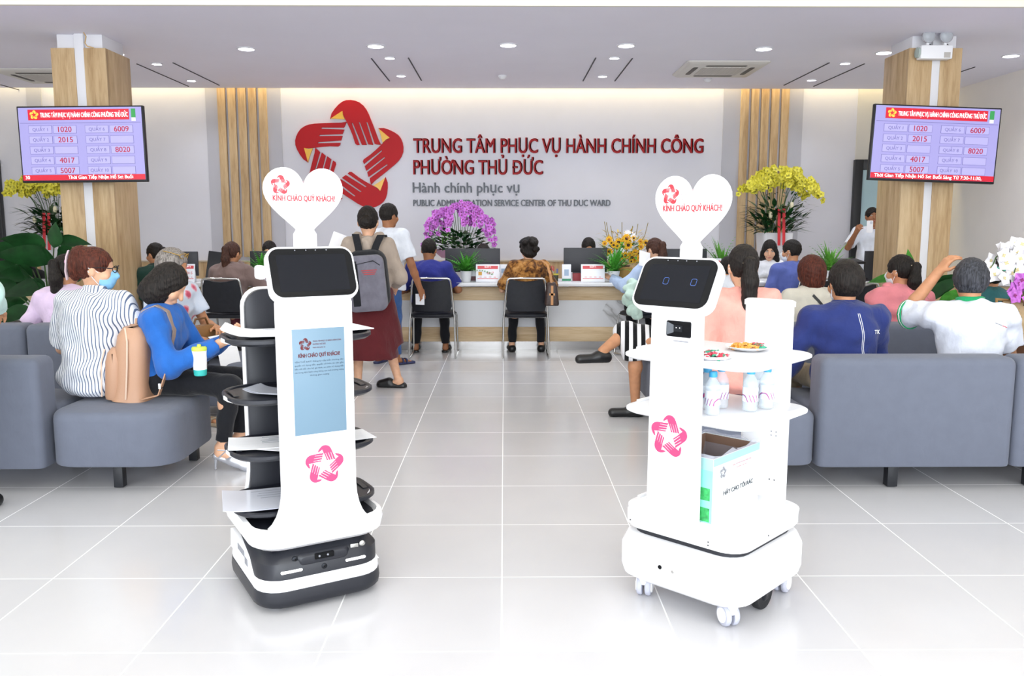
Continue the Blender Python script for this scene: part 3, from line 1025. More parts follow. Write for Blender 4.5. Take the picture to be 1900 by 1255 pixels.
def paper(name, par_M, pts_c, w, d, rz, z, label, curl=0.0, n=3, lines=6, m=None, group=None):
    p = par_M @ Vector((*pts_c, z))
    o = thing(name, label, 'paper', p, rz, group)
    for k in range(n):
        off = (random.uniform(-.006, .006), random.uniform(-.006, .006))
        rows = [[((u - .5) * w + off[0], (v - .5) * d + off[1], 0.0012 * k + curl * (max(0, .35 - u) ** 2) * 4) for v in (0, .5, 1)] for u in (0, .1, .2, .35, .6, 1)]
        MB().grid(rows, 0.001).build('sheet', m or PAPER, o)
    for k in range(lines):
        MB().box((w * 0.08 * (k % 2) + w * 0.1, d * (0.36 - 0.11 * k), 0.0012 * n + 0.0006), (w * random.uniform(.3, .55), 0.004, 0.0004)).build('printed_line', INKL, o)
    return o


paper('paper_stack', rlM, (-0.12, -0.02), 0.30, 0.21, 25 - 12, 1.004, 'curled white papers on the top tray of the tray robot', 0.06, 4, 2)
paper('paper_stack', rlM, (0.20, 0.02), 0.16, 0.21, 25 + 10, 1.002, 'white papers sticking out right of the tray robot, on its top tray', 0.02, 2, 0)
paper('document_sleeve', rlM, (-0.11, -0.03), 0.17, 0.11, 25 - 40, 0.783, 'clear plastic sleeve with a card on the second tray from the top', 0.03, 2, 2, mat('plastic_sleeve', '#d8dbe6', 0.2, alpha=0.75))
paper('paper_sheet', rlM, (-0.12, 0.02), 0.30, 0.19, 25 - 8, 0.575, 'white printed sheet lying flat on the third tray from the top', 0.01, 2, 5)
paper('paper_sheet', rlM, (-0.07, -0.09), 0.20, 0.13, 25 - 38, 0.5745, 'small paper slip under the sheet, at the front of the third tray', 0, 1, 3)
paper('paper_sheet', rlM, (0.21, -0.04), 0.13, 0.16, 25 + 5, 0.575, 'white paper at the right end of the third tray from the top', 0, 1, 0)
paper('document_sleeve', rlM, (-0.15, -0.01), 0.30, 0.26, 25 - 6, 0.3605, 'wide glossy sleeve of forms on the lowest tray', 0.02, 3, 4, mat('glossy_sleeve', '#dfe2ee', 0.2))

# ---- right robot: white shelves between two columns
rr_ = thing('serving_robot', 'all white robot with open shelves of water and sweets', 'robot', (0.79, 3.10, 0), -44)
MB().loft([ring(rrect(0.46, 0.46, 0.09), 0.078), ring(rrect(0.52, 0.52, 0.085), 0.10), ring(rrect(0.535, 0.535, 0.085), 0.13), ring(rrect(0.535, 0.535, 0.085), 0.215), ring(rrect(0.50, 0.50, 0.08), 0.258), ring(rrect(0.47, 0.47, 0.08), 0.262)]).build('base_shell', RWHITE, rr_)
MB().loft([ring(rrect(0.455, 0.455, 0.08), 0.255), ring(rrect(0.455, 0.455, 0.08), 0.286)]).build('black_band', RBLACK, rr_)
MB().loft([ring(rrect(0.49, 0.49, 0.08), 0.284), ring(rrect(0.505, 0.505, 0.08), 0.295), ring(rrect(0.505, 0.505, 0.08), 0.342), ring(rrect(0.49, 0.49, 0.08), 0.346)]).build('deck_shell', RWHITE, rr_)
for nm, z, w in (('deck_tray', 0.350, 0.53), ('shelf', 0.728, 0.55), ('shelf', 0.932, 0.56)):
    o = MB().loft([ring(rrect(w - 0.03, w - 0.07, 0.09, 7), z - 0.012), ring(rrect(w, w - 0.04, 0.10, 7), z - 0.004), ring(rrect(w, w - 0.04, 0.10, 7), z + 0.004), ring(rrect(w - 0.01, w - 0.05, 0.098, 7), z + 0.007)]).build(nm, RWHITE, rr_)
    for s in (-1, 1):
        MB().box((s * w * 0.47, 0, z + 0.010), (0.012, w * 0.5, 0.014)).build('shelf_lip', RWHITE, o, bevel=0.003)
fp = MB().loft([ring(rrect(0.21, 0.05, 0.018, 4, -0.022, -0.245), 0.30), ring(rrect(0.205, 0.05, 0.018, 4, -0.022, -0.245), 0.7), ring(rrect(0.20, 0.05, 0.018, 4, -0.022, -0.245), 1.14)]).build('front_column', RWHITE, rr_)
MB().loft([ring(rrect(0.19, 0.05, 0.02, 5, 0.075, 0.245), 0.34), ring(rrect(0.19, 0.05, 0.02, 5, 0.075, 0.245), 1.105)]).build('back_column', RWHITE, rr_)
MB().loft([ring(rrect(0.20, 0.06, 0.024, 5, 0.075, 0.245), 1.102), ring(rrect(0.20, 0.06, 0.024, 5, 0.075, 0.245), 1.12), ring(rrect(0.18, 0.04, 0.019, 5, 0.075, 0.245), 1.126)]).build('back_column_cap', RWHITE, rr_)
emblem(fp, (-0.03, -0.2705, 0.665), 0.077, PINK, None, ext=0.0008)
for s, z, w in (('TRUNG TÂM PHỤC VỤ HÀNH CHÍNH CÔNG', 0.560, 0.17), ('PHƯỜNG THỦ ĐỨC', 0.547, 0.08)):
    text(s, FAINT, fp, (-0.022, -0.2705, z), 0.0055, w, align='C', ext=0.0003)
sn = MB().loft([[(a, -0.268, 1.05 + b) for a, b in rrect(0.10, 0.058, 0.006, 3)], [(a, -0.2745, 1.05 + b) for a, b in rrect(0.096, 0.054, 0.006, 3)]]).build('scanner_window', RGLASS, rr_)
MB().box((0, -0.2752, 1.052), (0.035, 0.002, 0.022)).build('scanner_camera', DARKM, sn)
for x in (-0.007, 0.007):
    MB().lathe([(0.002, 0), (0.001, 0.001)], 8).build('scanner_led', LEDW, sn, loc=(x, -0.2763, 1.055), rot=(PI / 2, 0, 0))
MB().grid([[(-0.046, -0.275, 1.074), (-0.046, -0.275, 1.028)], [(-0.018, -0.2755, 1.064), (-0.018, -0.2755, 1.038)]], 0.001).build('scanner_reflector', mat('reflector', '#7e848c', 0.15, metal=0.8), sn)
MB().box((0.01, -0.2715, 1.008), (0.06, 0.002, 0.004)).build('card_slot', GREYP, rr_)
hd = head_screen(rr_, (-0.012, -0.275, 1.205), 0.312, 0.2, 30)
BLUEL = mat('screen_icon_blue', '#3b5a9a', 0.3, emit=0.25)
for x in (-0.035, 0.075):
    p = rrect(0.022, 0.026, 0.006, 3)
    q = rrect(0.019, 0.023, 0.005, 3)
    b = MB()
    n_ = len(p)
    b.add([(x + a, -0.0142, 0.004 + c) for a, c in p] + [(x + a, -0.0142, 0.004 + c) for a, c in q], [(i, (i + 1) % n_, n_ + (i + 1) % n_, n_ + i) for i in range(n_)])
    b.build('eye_icon', BLUEL, hd, fix=False)
MB().box((0, -0.235, 1.15), (0.16, 0.05, 0.10)).build('head_mount', RWHITE, rr_, bevel=0.015)
heart_sign(rr_, -0.205, 1.437, 0.150, 0.085, 1.14)
for x, z, r in ((-0.055, 0.172, 0.008), (0.0, 0.170, 0.006)):
    MB().lathe([(r, 0), (r, 0.004), (r * 0.5, 0.005)], 14).build('base_camera', RGLASS if r > 0.007 else CHROME, rr_, loc=(x, -0.266, z), rot=(PI / 2, 0, 0))
for x, y, z in ((-0.20, -0.253, 0.312), (0.13, -0.253, 0.312), (0.13, -0.253, 0.300), (0.2705 - 0.018, -0.05, 0.312)):
    MB().lathe([(0.003, 0), (0.002, 0.002)], 8).build('screw_head', BLACK, rr_, loc=(x, y, z), rot=(PI / 2, 0, 0))
for k, z in enumerate((0.70, 0.62, 0.605, 0.43)):
    for dx in (-0.01, 0.01):
        MB().lathe([(0.003, 0), (0.002, 0.002)], 8).build('screw_head', GREYP if k < 3 else BLACK, rr_, loc=(0.085 + 0.04 + dx, 0.2195, z), rot=(PI / 2, 0, 0))
TYRE = mat('caster_tyre', '#b6b8c6', 0.5)
for x, y, rz in ((-0.175, -0.19, 25), (0.19, -0.19, 60), (-0.19, 0.19, 0), (0.19, 0.2, 10)):
    cs = bpy.data.objects.new('caster', None)
    col.objects.link(cs)
    cs.parent = rr_
    cs.location = (x, y, 0)
    cs.rotation_euler = (0, 0, R(rz))
    for s in (-1, 1):
        MB().lathe([(0.025, -0.011), (0.036, -0.010), (0.040, -0.005), (0.040, 0.005), (0.036, 0.010), (0.025, 0.011)], 22).build('tyre', TYRE, cs, loc=(s * 0.016, 0.012, 0.040), rot=(0, PI / 2, 0))
        MB().lathe([(0.028, 0.0), (0.026, 0.006), (0.010, 0.009)], 18).build('hub_cover', RWHITE, cs, loc=(s * 0.016 + s * 0.009, 0.012, 0.040), rot=(0, s * PI / 2, 0))
    MB().loft([[(-0.005, -0.02, 0.05), (0.005, -0.02, 0.05), (0.005, 0.03, 0.05), (-0.005, 0.03, 0.05)], [(-0.02, -0.025, 0.085), (0.02, -0.025, 0.085), (0.02, 0.02, 0.085), (-0.02, 0.02, 0.085)]]).build('fork', RWHITE, cs)
wh = MB().lathe([(0.03, -0.018), (0.058, -0.016), (0.062, -0.010), (0.062, 0.010), (0.058, 0.016), (0.03, 0.018)], 28).build('drive_wheel', mat('drive_rubber', '#17181b', 0.8, bump=((90, 90, 90), 0.6)), rr_, loc=(0.20, 0.02, 0.062), rot=(0, PI / 2, 0))
MB().lathe([(0.03, 0), (0.025, 0.004)], 16).build('wheel_hub', DARKM, wh, loc=(0, 0, 0.018))

rrM = Matrix.Rotation(R(-44), 4, 'Z')
rrM.translation = rr_.location
# carton with a plastic liner on the deck
CARD = mat('carton_white', '#e9f0f2', 0.6)
CARDT = mat('carton_teal', '#8fd8cf', 0.55, noise=(0.1, 9))
CARDG = mat('carton_green', '#3aa75c', 0.55, noise=(0.35, 70))
p = rrM @ Vector((-0.005, -0.035, 0.358))
cb = thing('cardboard_box', 'open white carton with a plastic liner on the robot deck', 'box', p, -44)
w, d, h = 0.235, 0.335, 0.235
b = MB()
for s in (-1, 1):
    b.box((s * (w / 2 - .002), 0, h / 2), (.004, d, h))
    b.box((0, s * (d / 2 - .002), h / 2), (w - .008, .004, h))
b.box((0, 0, .002), (w - .008, d - .008, .004))
b.build('carton', CARD, cb)
b = MB()
for s in (-1, 1):
    b.box((s * (w / 2 - .005), 0, h / 2), (.002, d - .012, h - .006))
    b.box((0, s * (d / 2 - .005), h / 2), (w - .014, .002, h - .006))
b.build('carton_inside', mat('kraft_board', '#8d6f5c', 0.7), cb)
MB().box((0, -d / 2 - .0006, h * .5), (w - .002, .0012, h - .002)).build('printed_end', CARDT, cb)
MB().box((0.02, -d / 2 - .0015, .03), (w - .06, .001, .05)).box((0.03, -d / 2 - .0015, .105), (w - .08, .001, .045)).build('printed_leaves', CARDG, cb)
MB().box((w / 2 + .0006, 0, h - .014), (.0012, d - .002, .026)).build('printed_edge', CARDT, cb)
lt = (PI / 2, 0, PI / 2)
text('HÃY CHO TÔI RÁC', mat('box_ink', '#3b3d44', .6), cb, (w / 2 + .0012, 0.015, .088), .016, .215, rot=lt, align='C', ext=.0003, bold=.03)
for i, s in enumerate(('TRUNG TÂM PHỤC VỤ HÀNH CHÍNH CÔNG', 'PHƯỜNG THỦ ĐỨC')):
    text(s, FAINT, cb, (w / 2 + .0012, 0.035, .185 - .014 * i), .006, .14 - .06 * i, rot=lt, align='C', ext=.0003)
emblem(cb, (w / 2 + .0012, -0.10, .175), .022, GREYP, None, rot=lt, ext=.0003)
rows = []
for k in range(33):
    a = 2 * PI * k / 32
    ca, sa = math.cos(a), math.sin(a)
    mx_ = max(abs(ca), abs(sa))
    x, y = ca / mx_ * (w / 2), sa / mx_ * (d / 2)
    j = .006 * math.sin(k * 4.7) + .004 * math.sin(k * 2.3)
    rows.append([(x * 1.012, y * 1.012, h - .045 + j), (x * 1.014, y * 1.012, h + .004 + j), (x * .985, y * .985, h + .010 + j), (x * .96, y * .97, h - .02), (x * .92 + j, y * .94, h - .10)])
MB().grid(rows).build('plastic_liner', mat('clear_plastic', '#e4e6f2', 0.12, alpha=0.28, spec=0.8, bump=((30, 30, 30), 0.7)), cb)

# water bottles on the shelf
BOT = mat('bottle_plastic', '#e6f2f8', 0.05, alpha=0.34, spec=0.7)
CAPB = mat('bottle_cap_blue', '#3fa6d8', 0.4)
LABL = mat('bottle_label', '#dfe9f4', 0.4)
t = NT(LABL)
LABL_w = t.n('TexWave', {'Vector': t.co((1, 1, 1), rot=(0.5, 0.4, 0)), 'Scale': 26.0, 'Distortion': 3.0, 'Detail': 1.0})
sp_ = t.n('SeparateXYZ', {0: (t.n('TexCoord'), 'Object')})
t.set('Base Color', t.ramp(t.math('MULTIPLY', LABL_w, t.math('LESS_THAN', (sp_, 2), 0.062)), [(0.0, '#e6eef6'), (0.72, '#e6eef6'), (0.8, '#6fb6dc'), (0.9, '#4b78b8'), (0.96, '#c0407e')]))


def make_bottle():
    o = thing('water_bottle', 'x', 'bottle', (0, 0, 0), 0, 'water bottles on the robot shelf')
    MB().lathe([(0.022, 0), (0.026, 0.003), (0.0275, 0.012), (0.0265, 0.022), (0.0275, 0.03), (0.0275, 0.098), (0.0255, 0.11), (0.018, 0.124), (0.0125, 0.132), (0.0125, 0.142)], 22).build('bottle_body', BOT, o)
    MB().lathe([(0.0146, 0.136), (0.015, 0.139), (0.015, 0.153), (0.0135, 0.156)], 22).build('bottle_cap', CAPB, o)
    MB().lathe([(0.0278, 0.036), (0.0281, 0.037), (0.0281, 0.088), (0.0278, 0.089)], 26).build('bottle_label', LABL, o)
    return o


bot0 = make_bottle()
for i, (px, py, lb) in enumerate(((1391, 763, 'water bottle at the front of the right three on the shelf'), (1421, 758, 'water bottle at the right of the right three on the shelf'), (1405, 747, 'water bottle at the back of the right three on the shelf'),
                                  (1321, 770, 'water bottle at the front of the left three on the shelf'), (1337, 757, 'water bottle at the right of the left three on the shelf'), (1311, 759, 'water bottle at the back left of the left three on the shelf'))):
    o = bot0 if i == 0 else copy_tree(bot0)
    p = atz(px, py, 0.735)
    o.location = (p.x, p.y, 0.7365)
    o.rotation_euler = (0, 0, 0.7 * i)
    o['label'] = lb

# two plates of wrapped sweets on the top shelf
PLATE = mat('plate_white', '#f1f1f3', 0.3)
CANDY = [mat('candy_' + n_, c_, 0.3, noise=(0.35, 130)) for n_, c_ in (('red', '#c8324a'), ('orange', '#e09a3a'), ('green', '#2f9a78'), ('pink', '#d8607e'), ('brown', '#8a5a36'), ('white', '#e8ece6'))]
cmesh = []
for m_ in CANDY:
    b = MB()
    b.loft([[(x, y * 0.5, z * 0.5) for y, z in ((-.016, 0), (0, .004), (.016, 0), (0, -.004))] for x in (-.020,)] + [[(x, y * s_, z * s_) for y, z in ((-.007, -.002), (-.004, .006), (.004, .006), (.007, -.002))] for x, s_ in ((-.012, .4), (-.008, 1), (.008, 1), (.012, .4))] + [[(.020, y * 0.5, z * 0.5) for y, z in ((-.016, 0), (0, .004), (.016, 0), (0, -.004))]])
    o = b.build('wrapped_sweet', m_, smooth=0)
    cmesh.append(o.data)
    bpy.data.objects.remove(o)
for (px, py, rad, lab, pal, n_) in ((1388, 647, .084, 'white plate of orange, red and green sweets at the back of the shelf', (1, 1, 4, 0, 2, 2, 1), 60), (1322, 663, .078, 'white plate of red and green sweets behind the front column', (0, 3, 2, 2, 0, 5), 46)):
    p = atz(px, py, 0.945)
    MBp = MB().lathe([(rad * .6, 0), (rad * .66, .001), (rad, .013), (rad * 1.0, .0155), (rad * .64, .005), (rad * .01, .004)], 36)
    o = tag(MBp.build('plate', PLATE, loc=(p.x, p.y, 0.9405)), lab, 'plate')
    where = 'back' if n_ == 60 else 'front'
    for k in range(n_):
        a, q = random.uniform(0, 2 * PI), rad * .66 * math.sqrt(random.random())
        x, y = q * math.cos(a), q * math.sin(a)
        if n_ == 60:
            c_ = 1 if x < .0 else random.choice((0, 2, 2, 3, 5)) if x > .028 else random.choice((1, 4, 0))
        else:
            c_ = random.choice(pal)
        s = bpy.data.objects.new('wrapped_sweet', cmesh[c_])
        col.objects.link(s)
        s.location = (p.x + x, p.y + y, 0.9405 + .008 + (.012 * (1 - q / rad)) * random.random() * 1.6)
        s.rotation_euler = (random.uniform(-.4, .4), random.uniform(-.5, .5), random.uniform(0, 6.3))
        cn = ('red', 'orange', 'green', 'pink', 'brown', 'white')[c_]
        tag(s, '%s wrapped sweet on the %s plate of the robot shelf' % (cn, where), 'sweet', '%s sweets on the %s plate' % (cn, where))
# ---------------------------------------------------------------- sofas
SOFA = cloth('sofa_grey', '#676c7a', 500, 0.12, 0.03, 0.1)
SLEG = mat('sofa_leg', '#1a1c22', 0.5)


def puff(x0, x1, y0, y1, z0, z1, r=0.05, e=0.045, rb=0.015):
    w, d, cx, cy = x1 - x0, y1 - y0, (x0 + x1) / 2, (y0 + y1) / 2
    rings = []
    for k in range(3):
        a = R(90 * k / 2)
        i = rb * (1 - math.sin(a))
        rings.append(ring(rrect(w - 2 * i, d - 2 * i, max(r - i, .006), 5, cx, cy), z0 + rb * (1 - math.cos(a))))
    for k in range(6):
        a = R(90 * k / 5)
        i = e * (1 - math.cos(a))
        rings.append(ring(rrect(w - 2 * i, d - 2 * i, max(r - i, .006), 5, cx, cy), z1 - e + e * math.sin(a)))
    i = min(w, d) / 2 - .02
    rings.append(ring(rrect(w - 2 * e - .1, d - 2 * e - .06, .01, 5, cx, cy), z1 + .004))
    return MB().loft(rings)


SZ0, SZ1, BZ1 = 0.135, 0.43, 0.715


def bench(x0, x1, yf, label, legs, rr=0.10):
    o = thing('bench_seat', label, 'bench', ((x0 + x1) / 2, yf + .36, 0))
    c = o.location
    puff(x0 - c.x, x1 - c.x, -.36, .36, SZ0, SZ1, rr, .05).build('seat', SOFA, o)
    for lx, ly in legs:
        MB().box((lx - c.x, ly - c.y, SZ0 / 2 + .003), (.05, .05, SZ0 - .004)).build('leg', SLEG, o, bevel=.003)
    return o


def sofa(x0, x1, yf, label, legs):
    o = thing('sofa', label, 'sofa', ((x0 + x1) / 2, yf + .36, 0))
    c = o.location
    puff(x0 - c.x, x1 - c.x, -.36, -.155, SZ0 - .01, BZ1, .045, .045).build('backrest', SOFA, o)
    puff(x0 - c.x, x1 - c.x, -.15, .36, SZ0, SZ1, .04, .05).build('seat', SOFA, o)
    for lx, ly in legs:
        MB().box((lx - c.x, ly - c.y, SZ0 / 2 + .003), (.055, .055, SZ0 - .004)).build('leg', SLEG, o, bevel=.003)
    return o


Y1, Y2 = 4.36, 5.88
xl = at(72, 760, Y1).x
xe = at(352, 800, Y1 + .25).x
bench(xl + .004, xe, Y1, 'grey backless bench end under the woman in the blue jacket', ((at(215, 890, Y1 + .05).x, Y1 + .10), (xe - .12, Y1 + .62)), .16)
sofa(xl - 1.25, xl, Y1, 'grey sofa cut by the left edge of the photo, its back to us', ((xl - .9, Y1 + .08), (xl - .12, Y1 + .6)))
bench(-2.5, at(472, 660, Y2 + .4).x, Y2, 'grey backless bench end under the woman with grey hair', ((-2.3, Y2 + .1), (-1.95, Y2 + .62)), .14)
xs = at(43, 620, Y2).x
sofa(xs + .004, -2.504, Y2, 'grey sofa behind the striped shirt, second row on the left', ((-3.2, Y2 + .08), (-2.7, Y2 + .6)))
sofa(xs - 1.2, xs, Y2, 'grey sofa of the second row cut by the left edge', ((-4.4, Y2 + .08), (-3.5, Y2 + .6)))
xr = at(1522, 780, Y1).x
xr2 = at(1884, 780, Y1).x
bench(.98, xr - .004, Y1, 'grey backless bench end behind the white robot, under the ponytail woman', ((1.1, Y1 + .1), (1.5, Y1 + .62)), .10)
sofa(xr, xr2, Y1, 'grey sofa in front of the navy jacket and white polo, its back to us', ((at(1660, 890, Y1 + .03).x, Y1 + .08), (xr + .1, Y1 + .62)))
sofa(xr2 + .006, xr2 + 1.2, Y1, 'grey sofa cut by the right edge of the photo', ((xr2 + .15, Y1 + .08), (xr2 + .9, Y1 + .62)))
xq = at(1470, 640, Y2).x
bench(1.04, xq - .004, Y2, 'grey backless bench end under the striped skirt, second row', ((1.2, Y2 + .1), (1.8, Y2 + .62)), .10)
sofa(xq, xq + 1.3, Y2, 'grey sofa of the second row in front of the pink hoodie', ((xq + .15, Y2 + .08), (xq + 1.1, Y2 + .62)))

# ---------------------------------------------------------------- service counter
def marble():
    m = mat('marble', '#dcdde0', 0.25, spec=0.5)
    t = NT(m)
    a = t.n('TexNoise', {'Vector': t.co((.8, .8, 1.3)), 'Scale': 1.3, 'Detail': 4.0, 'Roughness': .5, 'Distortion': .4})
    v = t.math('ABSOLUTE', t.math('SUBTRACT', a, .5))
    b = t.n('TexNoise', {'Vector': t.co((.5, .5, .8)), 'Scale': 1.0, 'Detail': 2.0})
    f = t.math('ADD', v, t.math('MULTIPLY', t.math('GREATER_THAN', .52, b), .05))
    t.set('Base Color', t.ramp(f, [(0.0, '#a3a2a2'), (0.007, '#c6c6c8'), (0.028, '#d9dadd'), (0.3, '#e0e1e4')]))
    return m


MARB = marble()
YD = 9.22
zt = at(960, 525, YD).z
PF = YD + .22
zb = [at(960, q, PF).z for q in (533, 557.5, 607, 634)]
dk = thing('service_counter', 'long oak and marble service counter across the back of the hall', 'counter', (-.55, YD + .36, 0))
Lx = 13.2
MB().box((0, 0, zt - .02), (Lx, .74, .04)).build('countertop', MARB, dk, bevel=.004)
MB().box((0, -.11, (zb[0] + zb[1]) / 2), (Lx, .06, zb[0] - zb[1])).build('drawer_band', WOODH, dk, bevel=.003)
MB().box((0, -.105, (zb[1] + zb[2]) / 2), (Lx, .05, zb[1] - zb[2])).build('marble_panel', MARB, dk)
MB().box((0, -.11, (zb[2] + zb[3]) / 2), (Lx, .06, zb[2] - zb[3])).build('lower_band', WOODH, dk, bevel=.003)
MB().box((0, -.07, zb[3] / 2), (Lx, .04, zb[3])).build('plinth', STEEL, dk)
for s in (-1, -.5, 0, .5, 1):
    MB().box((s * (Lx / 2 - .03), .13, zb[0] / 2), (.04, .42, zb[0])).build('side_panel', WOODH, dk)
TOP = zt + .001

# ---------------------------------------------------------------- visitor chairs
VINYL = mat('chair_vinyl', '#16181f', 0.45, spec=0.4, noise=(0.2, 30))


def make_chair():
    o = thing('visitor_chair', 'x', 'chair', (0, 0, 0), 0, 'chrome framed visitor chairs')
    rows = []
    for k in range(7):
        z = .50 + .335 * k / 6
        hw = .215 - .028 * k / 6
        if k == 0:
            hw -= .03
        if k == 6:
            hw -= .012
        rows.append([(hw * u, -.205 - .05 * k / 6 - .025 * (1 - u * u), z) for u in (-1, -.8, -.4, 0, .4, .8, 1)])
    rows[-1] = [(x, y, z - .022 * (1 - min(1, abs(x) / .14) ** 2)) for x, y, z in rows[-1]]
    MB().grid(rows, .022).build('backrest', VINYL, o, smooth=60)
    MB().loft([ring(rrect(.42, .44, .06), .435), ring(rrect(.45, .46, .07), .45), ring(rrect(.45, .46, .07), .468), ring(rrect(.41, .42, .06), .482)]).build('seat', VINYL, o)
    MB().tube([(-.225, -.20, .50), (-.222, -.215, .6), (-.198, -.255, .82), (-.185, -.26, .843), (-.165, -.262, .85), (0, -.262, .852), (.165, -.262, .85), (.185, -.26, .843), (.198, -.255, .82), (.222, -.215, .6), (.225, -.20, .50)], .0105, 10).build('back_frame', CHROME, o)
    for s in (-1, 1):
        MB().tube([(s * .225, -.20, .50), (s * .235, -.19, .42), (s * .245, -.255, .02), (s * .245, -.25, .013)], .0105, 10).build('leg', CHROME, o)
        MB().tube([(s * .225, .18, .45), (s * .235, .20, .42), (s * .245, .25, .03), (s * .245, .24, .013)], .0105, 10).build('leg', CHROME, o)
        MB().tube([(s * .245, -.25, .0125), (s * .245, .24, .0125)], .0105, 10).build('floor_runner', CHROME, o)
    MB().tube([(-.235, -.12, .43), (.235, -.12, .43)], .009).build('seat_rail', CHROME, o)
    return o


ch0 = make_chair()
YCH = 9.08
for i, (px, Y, rz, lb) in enumerate(((805, YCH, 0, 'chrome and black chair under the man in the dark blue shirt'), (975, YCH, 0, 'chrome and black chair under the woman in the brown blouse'),
                                     (430, 9.05, -3, 'chrome and black chair under the woman in the brown hoodie'), (6, 8.05, -100, 'chrome and black chair cut by the left edge, beside the leafy plant'),
                                     (1490, 8.95, 10, 'chrome and black chair behind the beige shirt woman'), (1572, 8.35, -6, 'chrome and black chair behind the head of the navy jacket man'), (1200, 9.05, 25, 'chrome and black chair under the pale blue shirt woman'))):
    o = ch0 if i == 0 else copy_tree(ch0)
    o.location = (at(px, 600, Y).x, Y, 0)
    o.rotation_euler = (0, 0, R(rz))
    o['label'] = lb

# ---------------------------------------------------------------- things on the counter
MON = mat('monitor_back', '#2c2d33', 0.5)


def monitor(px0, px1, pyt, pyb, label, Y=9.62, rz=0):
    a, b = at(px0, pyt, Y), at(px1, pyb, Y)
    w, h = b.x - a.x, a.z - b.z
    o = thing('monitor', label, 'monitor', ((a.x + b.x) / 2, Y, TOP), rz, 'staff monitors on the counter')
    zc_ = (a.z + b.z) / 2 - TOP
    MB().box((0, 0, zc_), (w, .035, h)).build('display_housing', MON, o, bevel=.006)
    MB().box((0, .019, zc_ + .006), (w - .02, .004, h - .03)).build('display', RGLASS, o)
    MB().box((0, -.01, zc_ / 2), (.06, .02, zc_)).build('stand_neck', MON, o)
    MB().loft([ring(rrect(.22, .15, .03), 0), ring(rrect(.21, .14, .03), .012)]).build('stand_base', MON, o)
    return o


monitor(826, 928, 461, 505, 'black monitor behind the counter beneath the purple orchids')
monitor(1046, 1126, 460, 505, 'black monitor right of the brown blouse woman, near the sunflowers')
monitor(464, 545, 466, 512, 'dark monitor behind the tray robot, right of the brown hoodie')
monitor(296, 369, 467, 512, 'black monitor right of the grey-haired woman')
monitor(1232, 1310, 462, 512, 'black monitor right of the pale blue shirt woman')
monitor(1605, 1690, 466, 522, 'black monitor in front of the man holding a phone', 9.5)
monitor(8, 50, 474, 512, 'black monitor at the far left behind the leafy plant', 9.75)
# keypad tablet leaning beside the brown hoodie
o = thing('tablet_stand', 'black screen tilted on the counter left of the brown hoodie', 'tablet', (at(402, 500, 9.5).x, 9.5, TOP), 14)
MB().box((0, 0, .17), (.20, .02, .32), Matrix.Rotation(R(-14), 3, 'X') @ Matrix.Rotation(R(8), 3, 'Y')).build('tablet', BLACK, o, bevel=.006)
MB().box((0, .06, .01), (.16, .12, .02)).build('foot', BLACK, o, bevel=.004)
# signature pad tray at the right
o = thing('document_scanner', 'black document scanner on the counter behind the navy jacket man', 'scanner', (at(1572, 490, 9.6).x, 9.6, TOP))
MB().box((0, 0, .02), (.36, .3, .04)).build('base', BLACK, o, bevel=.008)
MB().box((-.02, .1, .12), (.03, .03, .2)).build('arm', BLACK, o, bevel=.005)
MB().box((-.02, -.02, .215), (.34, .26, .03), Matrix.Rotation(R(6), 3, 'X')).build('head', BLACK, o, bevel=.01)

ACR = mat('sign_acrylic', '#e9ebf2', 0.3)
SREDP = mat('sign_print_red', '#d2474f', 0.4)


def counter_sign(px, py, label, counter, num, w=.26, h=.195, Y=9.32, rz=0):
    p = at(px, py, Y)
    o = thing('counter_sign', label, 'sign', (p.x, Y, TOP), rz, 'queue number signs on the counter')
    MB().box((0, 0, h / 2), (w, .012, h), Matrix.Rotation(R(-10), 3, 'X')).build('panel', ACR, o, bevel=.002)
    MB().box((0, .04, h / 2), (w * .9, .006, h), Matrix.Rotation(R(14), 3, 'X')).build('back_leg', ACR, o)
    f = bpy.data.objects.new('print', None)
    col.objects.link(f)
    f.parent = o
    f.location = (0, -.0065, h / 2)
    f.rotation_euler = (R(-10), 0, 0)
    MB().box((0, 0, h * .33), (w * .86, .002, h * .17)).build('header', SREDP, f)
    text('QUẦY %s' % counter, SWHT, f, (0, -.0015, h * .32), h * .07, align='C', ext=.0004)
    MB().box((0, 0, -h * .3), (w * .86, .002, h * .035)).build('footer', SREDP, f)
    if num:
        text(num, SREDP, f, (w * .1, -.001, -h * .06), h * .14, align='C', ext=.0004)
        MB().box((-w * .32, 0, -h * .02), (w * .15, .002, h * .2)).build('seal', mat('seal_gold', '#d9a03c', .5), f)
    for k in range(4):
        MB().box((w * (-.3 + .2 * k), 0, -h * .22), (w * .1, .002, h * .03)).build('small_print', SREDP, f)
    return o


counter_sign(905, 507, 'white counter sign reading 4017 by the dark blue shirt man', '4', '4017')
counter_sign(1100, 506, 'white counter sign in front of the monitor by the potted fern', '5', '')
counter_sign(512, 507, 'white counter sign half hidden by the tray robot', '3', '3')
counter_sign(348, 508, 'white counter sign behind the grey-haired woman', '2', '2015', .16, .2)
counter_sign(1325, 500, 'red and white counter sign behind the head of the white robot', '6', '6009', .16, .26)


def boxthing(name, label, cat, px, py, Y, d, m, parts=(), rz=0):
    o = thing(name, label, cat, (at(px, py, Y).x, Y, TOP), rz)
    MB().box((0, 0, d[2] / 2), d).build('body', m, o, bevel=.004)
    for nm, c, s, mm in parts:
        MB().box(c, s).build(nm, mm, o)
    return o


